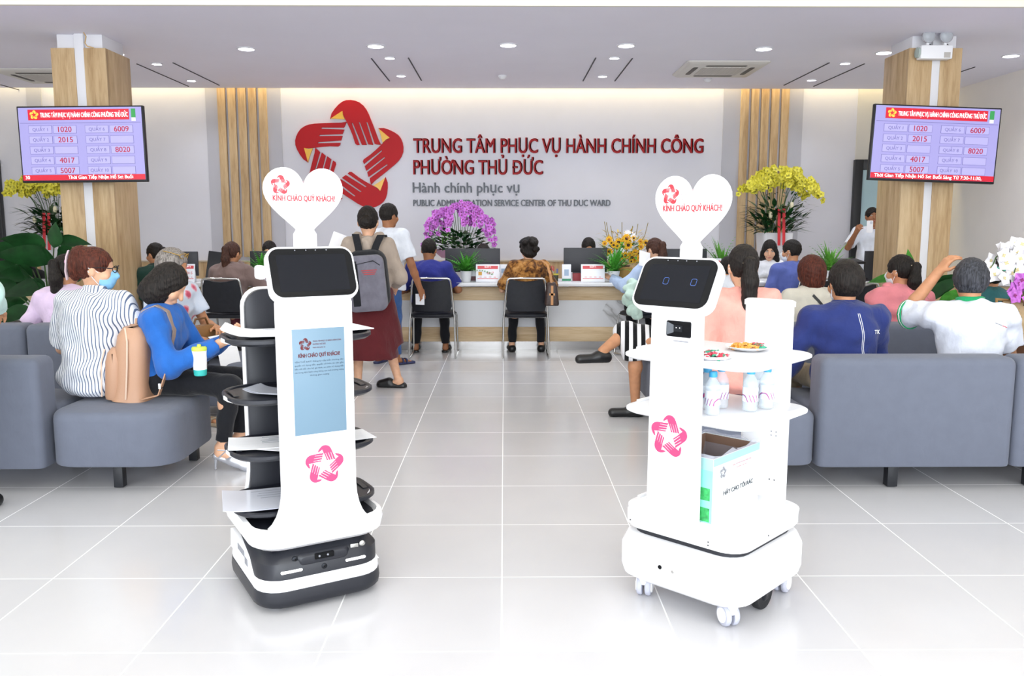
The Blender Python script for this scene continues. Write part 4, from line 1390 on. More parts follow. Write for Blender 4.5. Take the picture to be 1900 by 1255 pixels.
GRN = mat('brochure_green', '#2e8b62', .5)
BLU = mat('brochure_blue', '#9fb6cf', .5)
boxthing('brochure_holder', 'white and green brochure holder right of the 4017 sign', 'brochure', 936, 507, 9.4, (.10, .03, .19), ACR, (('print', (0, -.0158, .02), (.098, .001, .03), GRN), ('print', (0, -.0158, .12), (.07, .001, .05), BLU)))
boxthing('brochure_holder', 'white and green brochure holder left of the fern counter sign', 'brochure', 1051, 507, 9.4, (.10, .03, .19), ACR, (('print', (0, -.0158, .02), (.098, .001, .025), GRN), ('print', (0, -.0158, .10), (.05, .001, .07), BLU)))
boxthing('stamp_box', 'dark red stamp box between the brochure and the counter sign', 'box', 1070, 514, 9.55, (.09, .08, .09), mat('stamp_red', '#8f2f33', .5), (('lid', (0, 0, .095), (.092, .082, .012), BLACK),))
boxthing('ink_box', 'dark red and white box between the fern pot and the 4017 sign', 'box', 878, 515, 9.5, (.08, .06, .12), ACR, (('print', (0, -.0305, .03), (.078, .001, .05), mat('box_maroon', '#5b2630', .5)),))
boxthing('cardboard_carton', 'small brown carton on the counter right of the sunflower fern', 'box', 1160, 508, 9.55, (.14, .12, .15), mat('kraft', '#b08a4a', .7), ())
# pen holder with scissors
o = thing('pen_holder', 'dark pen holder with red-handled scissors by the brown blouse woman', 'pen holder', (at(1030, 515, 9.45).x, 9.45, TOP))
MB().lathe([(.035, 0), (.038, .09), (.035, .09), (.032, .005)], 20).build('cup', mat('pen_cup', '#3c4030', .5), o)
MB().lathe([(.0385, .07), (.0385, .088)], 20).build('gold_band', mat('pen_band', '#c9c04a', .4), o)
sc_ = MB().tube([(0, 0, .02), (-.03, 0, .12)], .005).build('scissor_blade', CHROME, o)
for s in (-.012, .012):
    MB().tube([(-.03 + s, 0, .115), (-.055 + s, 0, .15), (-.045 + s, 0, .175), (-.028 + s, 0, .16), (-.03 + s, 0, .115)], .005).build('scissor_handle', SREDP, sc_)
for s in (.012, .02):
    MB().tube([(s, .01, .02), (s * 1.6, .015, .14)], .004).build('pen', BLUEL, o)
for px, py, Y, w, d, lb in ((1148, 520, 9.3, .2, .15, 'white papers on the counter beside the fern pot'), (388, 526, 9.3, .24, .16, 'white papers on the counter left of the brown hoodie'), (1395, 548, 9.35, .24, .18, 'white form on the counter under the hand of the long-haired clerk'), (840, 528, 9.25, .2, .14, 'white form on the counter beside the arm of the dark blue shirt man')):
    o = thing('paper_form', lb, 'paper', (at(px, py, Y).x, Y, TOP), random.uniform(-15, 15))
    for k in range(2):
        MB().box((.006 * k, .004 * k, .001 + .0015 * k), (w, d, .0012)).build('sheet', PAPER, o)

# ---------------------------------------------------------------- plants and flowers
LEAF = mat('leaf_green', '#4c9a36', .45, spec=.3, noise=(.3, 18))
LEAFD = mat('leaf_dark', '#1f4a24', .35, spec=.45, noise=(.35, 10))
LEAFL = mat('leaf_light', '#5f9c3c', .45, spec=.3, noise=(.3, 18))
STEM = mat('stem_green', '#3d5a2a', .6)
SOIL = mat('soil', '#3a2d22', .9)
POTW = mat('pot_white', '#e8e8ec', .35)
POTB = mat('pot_brown', '#6e4a36', .5)


def leaf(mb, base, d, L, W, droop=.5, cup=.15, twist=0.0, n=6):
    """a leaf blade growing from base along d (unit), bending down by droop"""
    base, d = Vector(base), Vector(d).normalized()
    side = d.cross(Vector((0, 0, 1)))
    side = side.normalized() if side.length > .05 else Vector((1, 0, 0))
    if twist:
        side = Matrix.Rotation(twist, 3, d) @ side
    rows = []
    p = base.copy()
    dd = d.copy()
    for k in range(n + 1):
        u = k / n
        w = W * .5 * math.sin(PI * min(1, u ** .75 * .97 + .03)) * (1 - .15 * u)
        up = side.cross(dd)
        rows.append([p - side * w + up * cup * w, p.copy(), p + side * w + up * cup * w])
        p = p + dd * (L / n)
        dd = (dd + Vector((0, 0, -droop / n))).normalized()
    mb.grid(rows)


def fern(o, z, n=26, L=.3, m=None, W=.05, spread=1.0, name='foliage'):
    b = MB()
    for k in range(n):
        a = random.uniform(0, 2 * PI)
        el = random.uniform(.35, 1.35)
        d = Vector((math.cos(a) * math.cos(el) * spread, math.sin(a) * math.cos(el) * spread * .8, math.sin(el))).normalized()
        p = Vector((0, 0, z))
        l = L * random.uniform(.7, 1.1)
        side = d.cross(Vector((0, 0, 1))).normalized()
        for q in range(11):
            u = q / 10
            s = W * (1 - u * .8) + .008
            for sg_ in (-1, 1):
                leaf(b, p, side * sg_ + d * .7, s * 1.25, .019, .3, 0, n=2)
            p = p + d * l / 10
            d = (d + Vector((0, 0, -.10))).normalized()
    return b.build(name, m or LEAF, o, smooth=0, fix=False)


def pot(o, r0, r1, h, m, z=0, name='pot'):
    MB().lathe([(r0, z), (r1, z + h), (r1 - .008, z + h), (r1 - .012, z + h - .02), (.005, z + h - .025)], 24).build(name, m, o)


def plant_pot(px, py, Y, label, L=.3, n=26, r=.065, h=.12, m=None):
    o = thing('potted_fern', label, 'plant', (at(px, py, Y).x, Y, TOP))
    pot(o, r * .75, r, h, POTW)
    MB().lathe([(r * .8, h - .02), (.002, h - .012)], 16).build('soil', SOIL, o)
    fern(o, h - .02, n, L, m)
    b = MB()
    for k in range(30):
        a, e = random.uniform(0, 6.28), random.uniform(.45, 1.4)
        leaf(b, (0, 0, h - .02), (math.cos(a) * math.cos(e), math.sin(a) * math.cos(e), math.sin(e)), L * random.uniform(.7, 1.1), .042, .8, .2, n=5)
    b.build('arching_leaves', m or LEAF, o, smooth=0, fix=False)
    return o


plant_pot(865, 515, 9.38, 'fern in a white pot beside the dark blue shirt man', .30, 30)
plant_pot(1139, 515, 9.36, 'fern in a white pot before the sunflowers', .34, 30)
plant_pot(486, 515, 9.4, 'fern in a white pot half hidden by the tray robot', .26, 22)
plant_pot(1338, 520, 9.5, 'potted palm on the counter behind the ponytail woman', .40, 26, m=LEAFL)
plant_pot(1538, 530, 9.45, 'potted palm on the counter above the beige shirt woman', .36, 24, m=LEAFL)


def blossom(mb, c, r, nrm, n=5, wid=.75):
    nrm = Vector(nrm).normalized()
    a = nrm.orthogonal().normalized()
    b = nrm.cross(a)
    c = Vector(c)
    ph = random.uniform(0, 6)
    for k in range(n):
        t_ = ph + 2 * PI * k / n
        d = a * math.cos(t_) + b * math.sin(t_)
        s = nrm.cross(d) * r * wid * .5
        mb.add([c, c + d * r * .55 + s + nrm * r * .15, c + d * r + nrm * r * .05, c + d * r * .55 - s + nrm * r * .15], [(0, 1, 2, 3)])
    return mb


ORP = mat('orchid_purple', '#c069c8', .5, noise=(.3, 40))
ORW = mat('orchid_white', '#f0eef2', .5, noise=(.05, 40))
ORY = mat('orchid_yellow', '#dbd13e', .5, noise=(.25, 40))
ORC = mat('orchid_centre', '#8a1f6a', .5)
SUNP = mat('sunflower_petal', '#eab524', .5, noise=(.2, 60))
SUNC = mat('sunflower_centre', '#3e2412', .8)
RIB = mat('ribbon_red', '#c4202c', .4)


def spray(o, pts, n, r, m, mc, face=(0, -1, .1), name='flower_spray'):
    """an arching stem with blossoms along its outer part"""
    P = [Vector(p) for p in pts]
    fine = []
    for i in range(len(P) - 1):
        for k in range(4):
            fine.append(P[i].lerp(P[i + 1], k / 4))
    fine.append(P[-1])
    st = MB().tube(fine, .004, 5).build('flower_stem', STEM, o)
    b, c = MB(), MB()
    for k in range(n):
        u = .42 + .58 * k / max(1, n - 1)
        q = u * (len(fine) - 1)
        p = fine[int(q)].lerp(fine[min(int(q) + 1, len(fine) - 1)], q % 1)
        p = p + Vector((random.uniform(-1, 1), random.uniform(-1, .4), random.uniform(-.8, .8))) * r * .8
        nn = Vector(face) + Vector((random.uniform(-.6, .6), random.uniform(-.3, .3), random.uniform(-.4, .5)))
        blossom(b, p, r * random.uniform(.8, 1.1), nn, wid=.95)
        blossom(c, p + nn.normalized() * r * .12, r * .28, nn, 4)
    f = b.build(name, m, st, smooth=0, fix=False)
    c.build('flower_centre', mc, f, smooth=0, fix=False)
    return st


def foliage(o, c, rx, ry, rz_, n, L, W, m, name='foliage', up=.3):
    b = MB()
    for k in range(n):
        a, q, h_ = random.uniform(0, 2 * PI), math.sqrt(random.random()), random.uniform(-1, 1)
        p = Vector(c) + Vector((rx * q * math.cos(a), ry * q * math.sin(a), rz_ * h_))
        leaf(b, p, (math.cos(a) + random.uniform(-.4, .4), math.sin(a) + random.uniform(-.4, .4), up + random.uniform(-.4, .6)), L * random.uniform(.6, 1.1), W, .6, .1, n=4)
    return b.build(name, m, o, smooth=0, fix=False)


# purple orchids in a bowl on a stand behind the counter
Yo = 10.5
po = at(855, 478, Yo)
o = thing('orchid_arrangement', 'large purple orchid arrangement behind the dark blue shirt man', 'flowers', (po.x, Yo, 0))
MB().box((0, 0, (po.z - .09) / 2), (.3, .3, po.z - .09)).build('stand', WHITEP, o, bevel=.01)
pot(o, .15, .24, .16, POTB, po.z - .09)
MB().lathe([(.24, po.z), (.30, po.z + .05), (.33, po.z + .10), (.29, po.z + .09), (.22, po.z + .03)], 18).build('wrapping_paper', mat('wrap_pink', '#b98aa8', .5), o)
foliage(o, (0, -.03, po.z + .19), .36, .22, .12, 260, .15, .06, LEAFD)
foliage(o, (-.22, -.08, po.z + .20), .14, .12, .10, 60, .16, .02, LEAFL, 'fern_foliage')
for k in range(15):
    u = (k - 7) / 7
    s = 1 if u >= 0 else -1
    zt_ = po.z + .66 - .17 * abs(u) ** 1.5 + random.uniform(-.05, .04)
    x1, x2 = u * .20, u * .40 + s * .03
    yy = random.uniform(-.14, .06)
    spray(o, [(u * .08, yy * .4, po.z + .08), (x1, yy, zt_ - .12), (x1 + u * .08, yy - .05, zt_), (x2 * .92, yy - .10, zt_ - .06), (x2, yy - .12, zt_ - .22 - .1 * abs(u))], 15, .038, ORP, ORC)


def tall_yellow(px, pyrim, Y, label, half=False):
    p = at(px, pyrim, Y)
    o = thing('orchid_arrangement', label, 'flowers', (p.x, Y, 0))
    MB().loft([ring(rrect(.24, .24, .03), 0), ring(rrect(.38, .38, .04), p.z), ring(rrect(.34, .34, .03), p.z), ring(rrect(.33, .33, .03), p.z - .05)]).build('tall_vase', POTW, o)
    foliage(o, (0, -.05, p.z + .16), .30, .2, .16, 240, .24, .06, LEAFD)
    foliage(o, (.1, -.1, p.z + .34), .36, .16, .16, 70, .12, .03, LEAFD, 'twig_foliage')
    for k in range(19):
        u = (k - 9) / 9
        yy = random.uniform(-.16, .05)
        zt_ = p.z + .74 - .14 * abs(u) ** 2 + random.uniform(-.08, .08)
        spray(o, [(u * .06, yy * .4, p.z), (u * .22, yy, p.z + .42), (u * .34, yy - .04, zt_ - .05), (u * .42, yy - .10, zt_), (u * .50, yy - .12, zt_ - .10)], 18, .048, ORY, mat('orchid_green', '#8a8a2a', .5))
    rb = MB()
    for s in (-.03, .03):
        rb.grid([[(s + x, -.24 - .01 * k, p.z + .30 - .09 * k + .01 * math.sin(k * 2)) for x in (-.018, .018)] for k in range(6)], .002)
    rb.build('ribbon', RIB, o)
    for dx, dz in ((-.14, .22), (.12, .34)):
        MB().ell((dx, -.26, p.z + dz), (.025, .025, .05), 8).build('anthurium', mat('bud_cream', '#d8cfae', .5), o)
    return o


tall_yellow(1437, 432, 10.9, 'tall vase of yellow orchids before the right wall slats')
tall_yellow(108, 440, 10.9, 'tall vase of yellow orchids half hidden by the left column')

# sunflower bouquet on the counter
ps = at(1155, 500, 9.82)
o = thing('sunflower_bouquet', 'bouquet of sunflowers behind the potted fern', 'flowers', (ps.x, 9.82, TOP))
MB().lathe([(.06, 0), (.08, .05), (.07, .12), (.09, .16), (.08, .16), (.06, .1)], 18).build('vase', POTB, o)
foliage(o, (0, 0, .30), .22, .12, .14, 190, .14, .04, LEAF)
foliage(o, (0, 0, .42), .26, .12, .12, 160, .11, .018, mat('filler_yellow', '#c9a82e', .6), 'filler_flowers')
for k in range(46):
    a, q = random.uniform(0, 2 * PI), math.sqrt(random.random())
    p = Vector((q * .26 * math.cos(a), -.12 - .05 * random.random(), .36 + q * .17 * math.sin(a)))
    r = random.uniform(.03, .06)
    nn = Vector((p.x * 1.5, -1, (p.z - .36) * 1.5))
    pet = blossom(MB(), p, r, nn, 11, .42).build('sunflower', SUNP if k % 8 else ORW, o, smooth=0, fix=False)
    if k % 8:
        MB().ell(p + nn.normalized() * .004, (r * .34,) * 3, 8).build('flower_head', SUNC if k % 3 else mat('sun_amber', '#b3701c', .7), pet)
for k in range(7):
    x = random.uniform(-.24, .24)
    MB().tube([(x * .5, -.05, .3), (x, -.08, .5), (x * 1.15, -.08, .6 + random.random() * .06)], .004, 5).build('twig', mat('twig', '#8a7a3a', .7), o)


# broad leaved plants
def broad(px, py, Y, label, specs, pz=.0, pr=.18, ph=.34, m=LEAFD):
    p = at(px, py, Y)
    o = thing('broad_leaf_plant', label, 'plant', (p.x, Y, 0))
    pot(o, pr * .75, pr, ph, POTW)
    MB().lathe([(pr * .85, ph - .03), (.002, ph - .02)], 16).build('soil', SOIL, o)
    for (qx, qy, dx, dy, dz, L, W, dr) in specs:
        b = at(qx, qy, Y + dy * .2) - Vector((p.x, Y, 0))
        d = Vector((dx, dy, dz)).normalized()
        st = MB().tube([(0, 0, ph - .02), (b.x * .25, b.y * .3, ph + (b.z - ph) * .55), (b.x, b.y, b.z)], [.012, .009, .005], 6).build('leaf_stalk', STEM, o)
        lb = MB()
        leaf(lb, b, d, L, W, dr, .12, twist=(.95 if dx < 0 else -.95), n=9)
        lb.build('leaf_blade', m if W > .12 else LEAF, st, smooth=80, fix=False)
    return o


broad(95, 600, 7.7, 'broad leaved plant at the far left behind the sofas', (
    (90, 490, -.6, -.6, .5, .46, .26, .8), (40, 520, .5, -.6, .4, .44, .24, .9), (75, 545, .6, -.6, .2, .42, .22, .8), (30, 545, -.3, -.7, .5, .36, .2, .8),
    (58, 470, -1, -.4, .35, .46, .20, .9), (60, 500, -1, -.3, .0, .55, .24, .5), (70, 530, -1, -.2, -.1, .45, .24, .4), (52, 556, -1, -.3, .1, .36, .2, 1.0), (80, 470, -.3, -.5, .6, .42, .22, 1.2),
    (95, 500, .2, -.6, .8, .40, .24, .9), (108, 478, 1, -.3, .3, .42, .22, 1.0), (100, 460, .2, -.2, 1, .25, .16, .7), (60, 575, -1, -.2, -.1, .34, .18, .8), (112, 520, .6, -.5, .5, .44, .26, 1.0), (85, 540, -.5, -.6, .3, .4, .24, 1.1), (60, 515, -.6, -.7, .4, .34, .22, .9), (110, 455, 1, .1, .5, .3, .16, 1.1)))
broad(1700, 600, 7.4, 'broad leaved plant behind the pink hoodie woman', (
    (1658, 518, -1, -.3, .12, .28, .11, .5), (1722, 560, .5, -.3, .8, .42, .15, 1.0), (1715, 540, .8, -.2, .6, .45, .14, .9), (1742, 560, .7, -.3, .5, .36, .12, .8), (1690, 520, -.2, -.2, 1, .3, .12, .8), (1735, 590, 1, -.3, .4, .4, .14, .9)))

# white and purple orchids at the right edge in a woven basket on a stool
pr_ = at(1893, 640, 5.62)
o = thing('orchid_arrangement', 'white and purple orchids in a woven planter at the right edge', 'flowers', (pr_.x, 5.62, 0))
LAT = mat('cane_weave', '#c2a67c', .6)
t = NT(LAT)
vz = t.n('TexVoronoi', {'Vector': t.co((38, 38, 38)), 'Scale': 1.0})
t.set('Base Color', t.ramp(vz, [(.22, '#4a3626'), (.32, '#c2a67c'), (1, '#cdb38a')]))
MB().box((0, 0, .25), (.40, .40, .50)).build('stool', mat('stool_dark', '#3b3026', .6), o, bevel=.01)
pot(o, .14, .18, .2, POTB, .50)
MB().box((-.10, -.19, .78), (.34, .02, .26), Matrix.Rotation(R(8), 3, 'Y')).build('cane_screen', LAT, o)
MB().tube([(-.27, -.2, .64), (-.3, -.2, .93), (.07, -.2, .9), (.08, -.2, .62)], .012, 6).build('cane_frame', mat('cane', '#b08a58', .6), o)
foliage(o, (0, -.05, .72), .2, .18, .06, 40, .26, .08, LEAFD)
for k in range(7):
    u = (k - 3) / 3
    spray(o, [(u * .04, 0, .66), (u * .12, -.04, 1.02), (u * .18 - .03, -.10, 1.24 + .03 * math.sin(k * 2)), (u * .22 - .08, -.16, 1.20), (u * .24 - .12, -.2, 1.10)], 9, .055, ORW, mat('orchid_lip', '#d8c98a', .5))
for k in range(4):
    u = (k - 1.5) / 2
    spray(o, [(u * .03, -.05, .66), (u * .1, -.12, .95), (u * .16 - .02, -.2, 1.10), (u * .2 - .06, -.25, 1.02), (u * .22 - .09, -.26, .93)], 7, .055, ORP, ORC)
# ---------------------------------------------------------------- people
SKIN = {'a': skinmat('skin_light', '#d9a98a'), 'b': skinmat('skin_tan', '#c08a66'), 'c': skinmat('skin_brown', '#a06c4b')}
EYEW = mat('eye_white', '#e8e4de', .2)
EYED = mat('iris_dark', '#1c120c', .1)
LIP = mat('lip', '#b5605c', .4)
BROW = mat('brow', '#1d1512', .7)
MASKB = mat('mask_blue', '#8cc3ea', .8, spec=.1)
MASKW = mat('mask_white', '#e4e8ee', .8, spec=.1)
HBLK = hairmat('hair_black', '#14110f', '#2c2623')
HBRN = hairmat('hair_brown', '#35211a', '#5c3c30')
HAUB = hairmat('hair_auburn', '#3a1c16', '#6b3526')
HGRY = hairmat('hair_grey', '#6d6662', '#b5aea8')
HSLT = hairmat('hair_slate', '#26272b', '#50525a')
V3 = lambda *a: np.array(a, float)


def unit(v):
    return v / max(np.linalg.norm(v), 1e-9)


def hand(s, W, hd, pn, sg, curl=30, spread=.06, k=.45):
    """palm, four unequal fingers and a thumb; pn is the way the palm faces, sg=+1 for the right hand"""
    hd = unit(hd)
    pn = unit(pn - hd * (pn @ hd))
    sd = np.cross(hd, pn) * sg
    for j in (-1.5, -.5, .5, 1.5):
        s.cone(W + sd * j * .010, W + hd * .080 + sd * j * .0185, .0165, .0118, .012)
    for j, L in zip((1.5, .5, -.5, -1.5), (.074, .083, .077, .060)):
        p = W + hd * .078 + sd * j * .0185
        d0 = unit(hd + sd * j * spread)
        c = R(curl) * (1 + .12 * (1.5 - j) / 3)
        a = c * .5
        for f, r0, r1 in ((.46, .0092, .0084), (.30, .0084, .0076), (.24, .0076, .0066)):
            d = d0 * math.cos(a) + pn * math.sin(a)
            q = p + d * L * f
            s.cone(p, q, r0, r1, .004)
            p = q
            a += c * .75
    p = W + hd * .022 + sd * .020
    q = p + unit(hd * .62 + sd * .70 + pn * .35) * .044
    r = q + unit(hd * .9 + sd * .25 + pn * .4) * .032
    s.cone(p, q, .0125, .0100, .010)
    s.cone(q, r, .0100, .0080, .006)
    return s


class Person:
    pass


def person(label, px, py, D, rz, seat=.44, lean=8, w=1.0, male=False, hyaw=0, hpitch=0, skin='b', hair=('short', HBLK), top=None, sleeve=.45, bottom=None, blen=.95, bkind='trousers', shoe=None, shoekind='shoe',
           arms=(None, None), legs=(None, None), hs=1.0, res=.0085, standing=False, loose=.014, wr=.004, face=False, rootY=None, tail=.4, topname='shirt', foot=(None, None), hem=0.0, curl=(35, 35), pn=(None, None), feet=True, group=None):
    o = Person()
    u, v = V3(0, math.sin(R(lean)), math.cos(R(lean))), V3(0, math.cos(R(lean)), -math.sin(R(lean)))
    if rootY is not None:
        D = rootY
        for _ in range(6):
            zz = at(px, py, D).z - seat - .10 - .05 * u[2] + .015 * math.sin(R(lean)) - .095
            D = rootY + math.cos(R(rz)) * (zz / u[2] * u[1] + .05 * u[1] + .015 * v[1])
    hw = at(px, py, D)
    up = .05 * u[2] - .015 * math.sin(R(lean)) + .095
    if standing:
        s = hw.z / 1.50
        T = .50 * s
        hipz = hw.z - up - T * u[2]
    else:
        hipz = seat + .10
        T = (hw.z - hipz - up) / u[2]
        if not .40 < T < .60:
            print('PERSON torso', round(T, 3), label)
        s = T / .5
    P = V3(0, 0, hipz)
    N = P + u * T
    C = P + u * T * .70 - v * .012
    Wst = P + u * T * .36
    H = N + u * .05 + v * .015 + V3(0, 0, .095)
    o.P, o.N, o.C, o.H, o.u, o.v, o.W = P, N, C, H, u, v, Wst
    hl = Matrix.Rotation(R(rz), 3, 'Z') @ Vector(H)
    rt = thing('person', label, 'person', (hw.x - hl.x, hw.y - hl.y, 0), rz, group)
    o.root = rt
    o.M = Matrix.Rotation(R(rz), 4, 'Z')
    o.M.translation = rt.location
    Mt = np.stack([V3(1, 0, 0), v, u], 1)
    Mh = np.array(Matrix.Rotation(R(hyaw), 3, 'Z') @ Matrix.Rotation(R(-hpitch - lean * .35), 3, 'X'))
    o.Mh = Mh

    def hp(*p):
        return H + Mh @ (np.array(p, float) * hs)
    o.hp = hp
    sw = (.172 if male else .156) * w
    S = [N + V3(-sw, 0, 0) - u * .055, N + V3(sw, 0, 0) - u * .055]
    E, Wr = [], []
    for i, sg in enumerate((-1, 1)):
        a = arms[i] or ((sg * .07, .04, -.27), (-sg * .02, .27, -.30))
        E.append(S[i] + V3(*a[0]))
        Wr.append(S[i] + V3(*a[1]))
    Hp = [P + V3(-.088 * w, .0, -.01), P + V3(.088 * w, .0, -.01)]
    K, A, FD = [], [], []
    for i, sg in enumerate((-1, 1)):
        if legs[i]:
            K.append(V3(*legs[i][0]) + V3(0, 0, 0))
            A.append(V3(*legs[i][1]))
        elif standing:
            K.append(V3(sg * .095, .02, hipz * .53))
            A.append(V3(sg * .10, -.02, .085))
        else:
            K.append(Hp[i] + V3(sg * .04, .42, -.02))
            A.append(V3(K[i][0] + sg * .01, K[i][1] + .02, .085))
        FD.append(unit(V3(*(foot[i] or (sg * .12, 1, 0)))))
    o.S, o.E, o.Wr, o.K, o.A = S, E, Wr, K, A
    if male:
        ra, rb, rc = .047, .039, .028
    else:
        ra, rb, rc = .043, .035, .0245

    # ---- skin: one continuous body
    b = Sdf()
    b.ell(C, (.135 * w, .09, .15), .04, Mt).ell(Wst, (.115 * w, .085, .14), .05, Mt).ell(P, (.14 * w, .10, .11), .05, Mt)
    b.cone(S[0] - V3(-.02, 0, .01), S[1] - V3(.02, 0, .01), .045, .045, .03)
    b.cone(N - u * .03, H + Mh @ V3(0, -.018, -.06), .054 if male else .047, .050 if male else .044, .02)
    for i, sg in enumerate((-1, 1)):
        b.cone(S[i], E[i], ra, rb, .03)
        b.cone(E[i], E[i] + (Wr[i] - E[i]) * .35, rb, rb * .98, .015)
        b.cone(E[i] + (Wr[i] - E[i]) * .35, Wr[i], rb * .98, rc, .015)
        hd = unit(Wr[i] - E[i])
        pv = V3(*pn[i]) if pn[i] else V3(-sg * .35, 0, -1) if abs(hd[2]) < .8 else V3(-sg, .2, 0)
        hdir = hd
        hand(b, Wr[i], hdir, pv, sg, curl[i])
        b.cone(Hp[i], K[i], .068, .048, .03)
        m_ = K[i] + (A[i] - K[i]) * .3
        b.cone(K[i], m_ + unit(m_ - Wst) * V3(0, -.012, 0), .048, .049, .02)
        b.cone(m_, A[i], .048, .032, .02)
        if feet:
            lift = A[i][2] - .085
            dz = -.045 if lift < .02 or shoekind != 'heel' else -.055
            b.cone(A[i] + V3(0, 0, -.02) - FD[i] * .02, A[i] + V3(0, 0, dz) - FD[i] * .025, .030, .028, .015)
            b.cone(A[i] + V3(0, 0, dz + .005), A[i] + FD[i] * .15 + V3(0, 0, -.068 - max(0, lift) * .85 * (shoekind == 'heel')), .031, .016, .02)
    # head
    r = lambda *q: tuple(x * hs for x in q)
    b.ell(hp(0, -.004, .012), r(.0735, .092, .098), .02, Mh).ell(hp(0, .024, -.052), r(.056, .062, .062), .03, Mh).ell(hp(0, .066, -.094), r(.024, .022, .018), .02, Mh)
    b.cone(hp(0, .087, .010), hp(0, .107, -.026), .008 * hs, .0125 * hs, .012).ell(hp(0, .088, -.060), r(.024, .012, .012), .01, Mh)
    for sg in (-1, 1):
        b.ell(hp(sg * .032, .098, .012), r(.020, .016, .012), .012, Mh, sub=True)
        b.ell(hp(sg * .075, -.006, -.012), r(.010, .021, .031), .008, Mh)
        b.ell(hp(sg * .040, .068, -.030), r(.022, .018, .022), .02, Mh)
    o.body = b.build('body', SKIN[skin], rt, res)
    if face:
        for sg in (-1, 1):
            e = hp(sg * .031, .0795, .012)
            ey = MB().ell((0, 0, 0), (.0125, .009, .0075), 10).build('eye', EYEW, rt, loc=e, rot=Matrix(Mh.tolist()).to_euler())
            MB().ell((0, .0065, 0), (.0055, .004, .0058), 8).build('iris', EYED, ey)
            MB().tube([hp(sg * .014, .094, .031), hp(sg * .03, .094, .036), hp(sg * .048, .082, .031)], [.0025, .0038, .002], 6).build('eyebrow', BROW, rt)
            MB().tube([hp(sg * .018, .0915, .019), hp(sg * .031, .0915, .0215), hp(sg * .046, .081, .017)], .0018, 5).build('eyelash', BROW, rt)
        MB().tube([hp(-.021, .0935, -.0605), hp(-.008, .1005, -.0575), hp(0, .1005, -.0590), hp(.008, .1005, -.0575), hp(.021, .0935, -.0605)], [.002, .005, .0052, .005, .002], 8).build('mouth', LIP, rt)

    # ---- hair
    st, hm = hair
    hsd = Sdf()
    hsd.ell(hp(0, -.012, .022), r(.083, .103, .103), .02, Mh)
    if st in ('bob', 'long', 'thick'):
        hsd.ell(hp(0, -.022, -.045), r(.094, .090, .120), .03, Mh)
    if st == 'bob':
        hsd.ell(hp(0, -.030, -.085), r(.103, .090, .105), .03, Mh)
    if st == 'thick':
        hsd.ell(hp(0, -.03, .01), r(.095, .105, .105), .03, Mh)
    if st == 'full':
        hsd.ell(hp(0, -.030, .002), r(.089, .092, .098), .03, Mh)
    if st == 'curly':
        for k in range(26):
            a, e = random.uniform(0, 6.28), random.uniform(-.6, 1.2)
            hsd.ell(hp(.085 * math.cos(a) * math.cos(e), -.03 + .09 * math.sin(a) * math.cos(e) - .02, .01 + .09 * math.sin(e)), r(.03, .03, .03), .012, Mh)
        hsd.ell(hp(0, -.05, -.06), r(.075, .06, .05), .03, Mh)
    if st == 'claw':
        hsd.ell(hp(0, -.105, .015), r(.040, .045, .095), .02, Mh).ell(hp(0, -.085, .085), r(.05, .045, .04), .02, Mh)
    if st == 'bun':
        hsd.ell(hp(0, -.115, -.02), r(.048, .042, .048), .012, Mh)
    if st == 'long':
        for sg in (-1, 1):
            q = [hp(sg * .072, .01, -.03), hp(sg * .080, .012, -.12), hp(sg * .082, .03, -.22), hp(sg * .075, .045, -.24 - tail * .3)]
            for a_, b_, r0, r1 in zip(q, q[1:], (.034, .036, .034), (.036, .034, .018)):
                hsd.cone(a_, b_, r0, r1, .02)
        hsd.cone(hp(0, -.07, -.06), hp(0, -.09, -.24), .06, .05, .03)
    if face or st in ('full', 'short', 'bun', 'claw', 'pony', 'curly', 'bob', 'long', 'thick'):
        fz = -.045 if st != 'bob' else -.04
        hsd.ell(hp(0, .122, fz), r(.072 if st not in ('bob', 'long') else .062, .088, .108), .012, Mh, sub=True)
    if st in ('short', 'full', 'bun', 'claw', 'pony', 'curly'):
        for sg in (-1, 1):
            hsd.ell(hp(sg * .085, .018, -.050), r(.030, .042, .052), .012, Mh, sub=True)
    if st == 'short':
        hsd.ell(hp(0, -.125, -.115), r(.11, .07, .065), .02, Mh, sub=True)
        hsd.cut(-(Mh @ V3(0, -.35, 1)), hp(0, -.06, -.082))
    elif st == 'full':
        hsd.cut(-(Mh @ V3(0, -.15, 1)), hp(0, -.06, -.082))
    elif st in ('bun', 'claw', 'pony'):
        hsd.cut(-(Mh @ V3(0, -.2, 1)), hp(0, -.06, -.088))
    elif st == 'bob':
        hsd.cut(-(Mh @ V3(0, .12, 1)), hp(0, 0, -.150))
    o.hair = hsd.build('hair', hm, rt, min(res, .0075), .0016, 140, 3)
    if st == 'pony':
        tl = Sdf()
        b0 = hp(0, -.098, .02)
        q = [hp(0, -.08, .025), b0 + Mh @ V3(0, -.03, .0), b0 + V3(0, -.045, -.10) * 1.0, b0 + V3(0, -.035, -tail * .6), b0 + V3(0, -.02, -tail)]
        for a_, b_, r0, r1 in zip(q, q[1:], (.026, .034, .046, .040), (.034, .046, .040, .012)):
            tl.cone(a_, b_, r0 * hs, r1 * hs, .015)
        tl.build('ponytail', hm, rt, min(res, .0075), .0012, 150, 5)

    # ---- upper garment
    q = loose
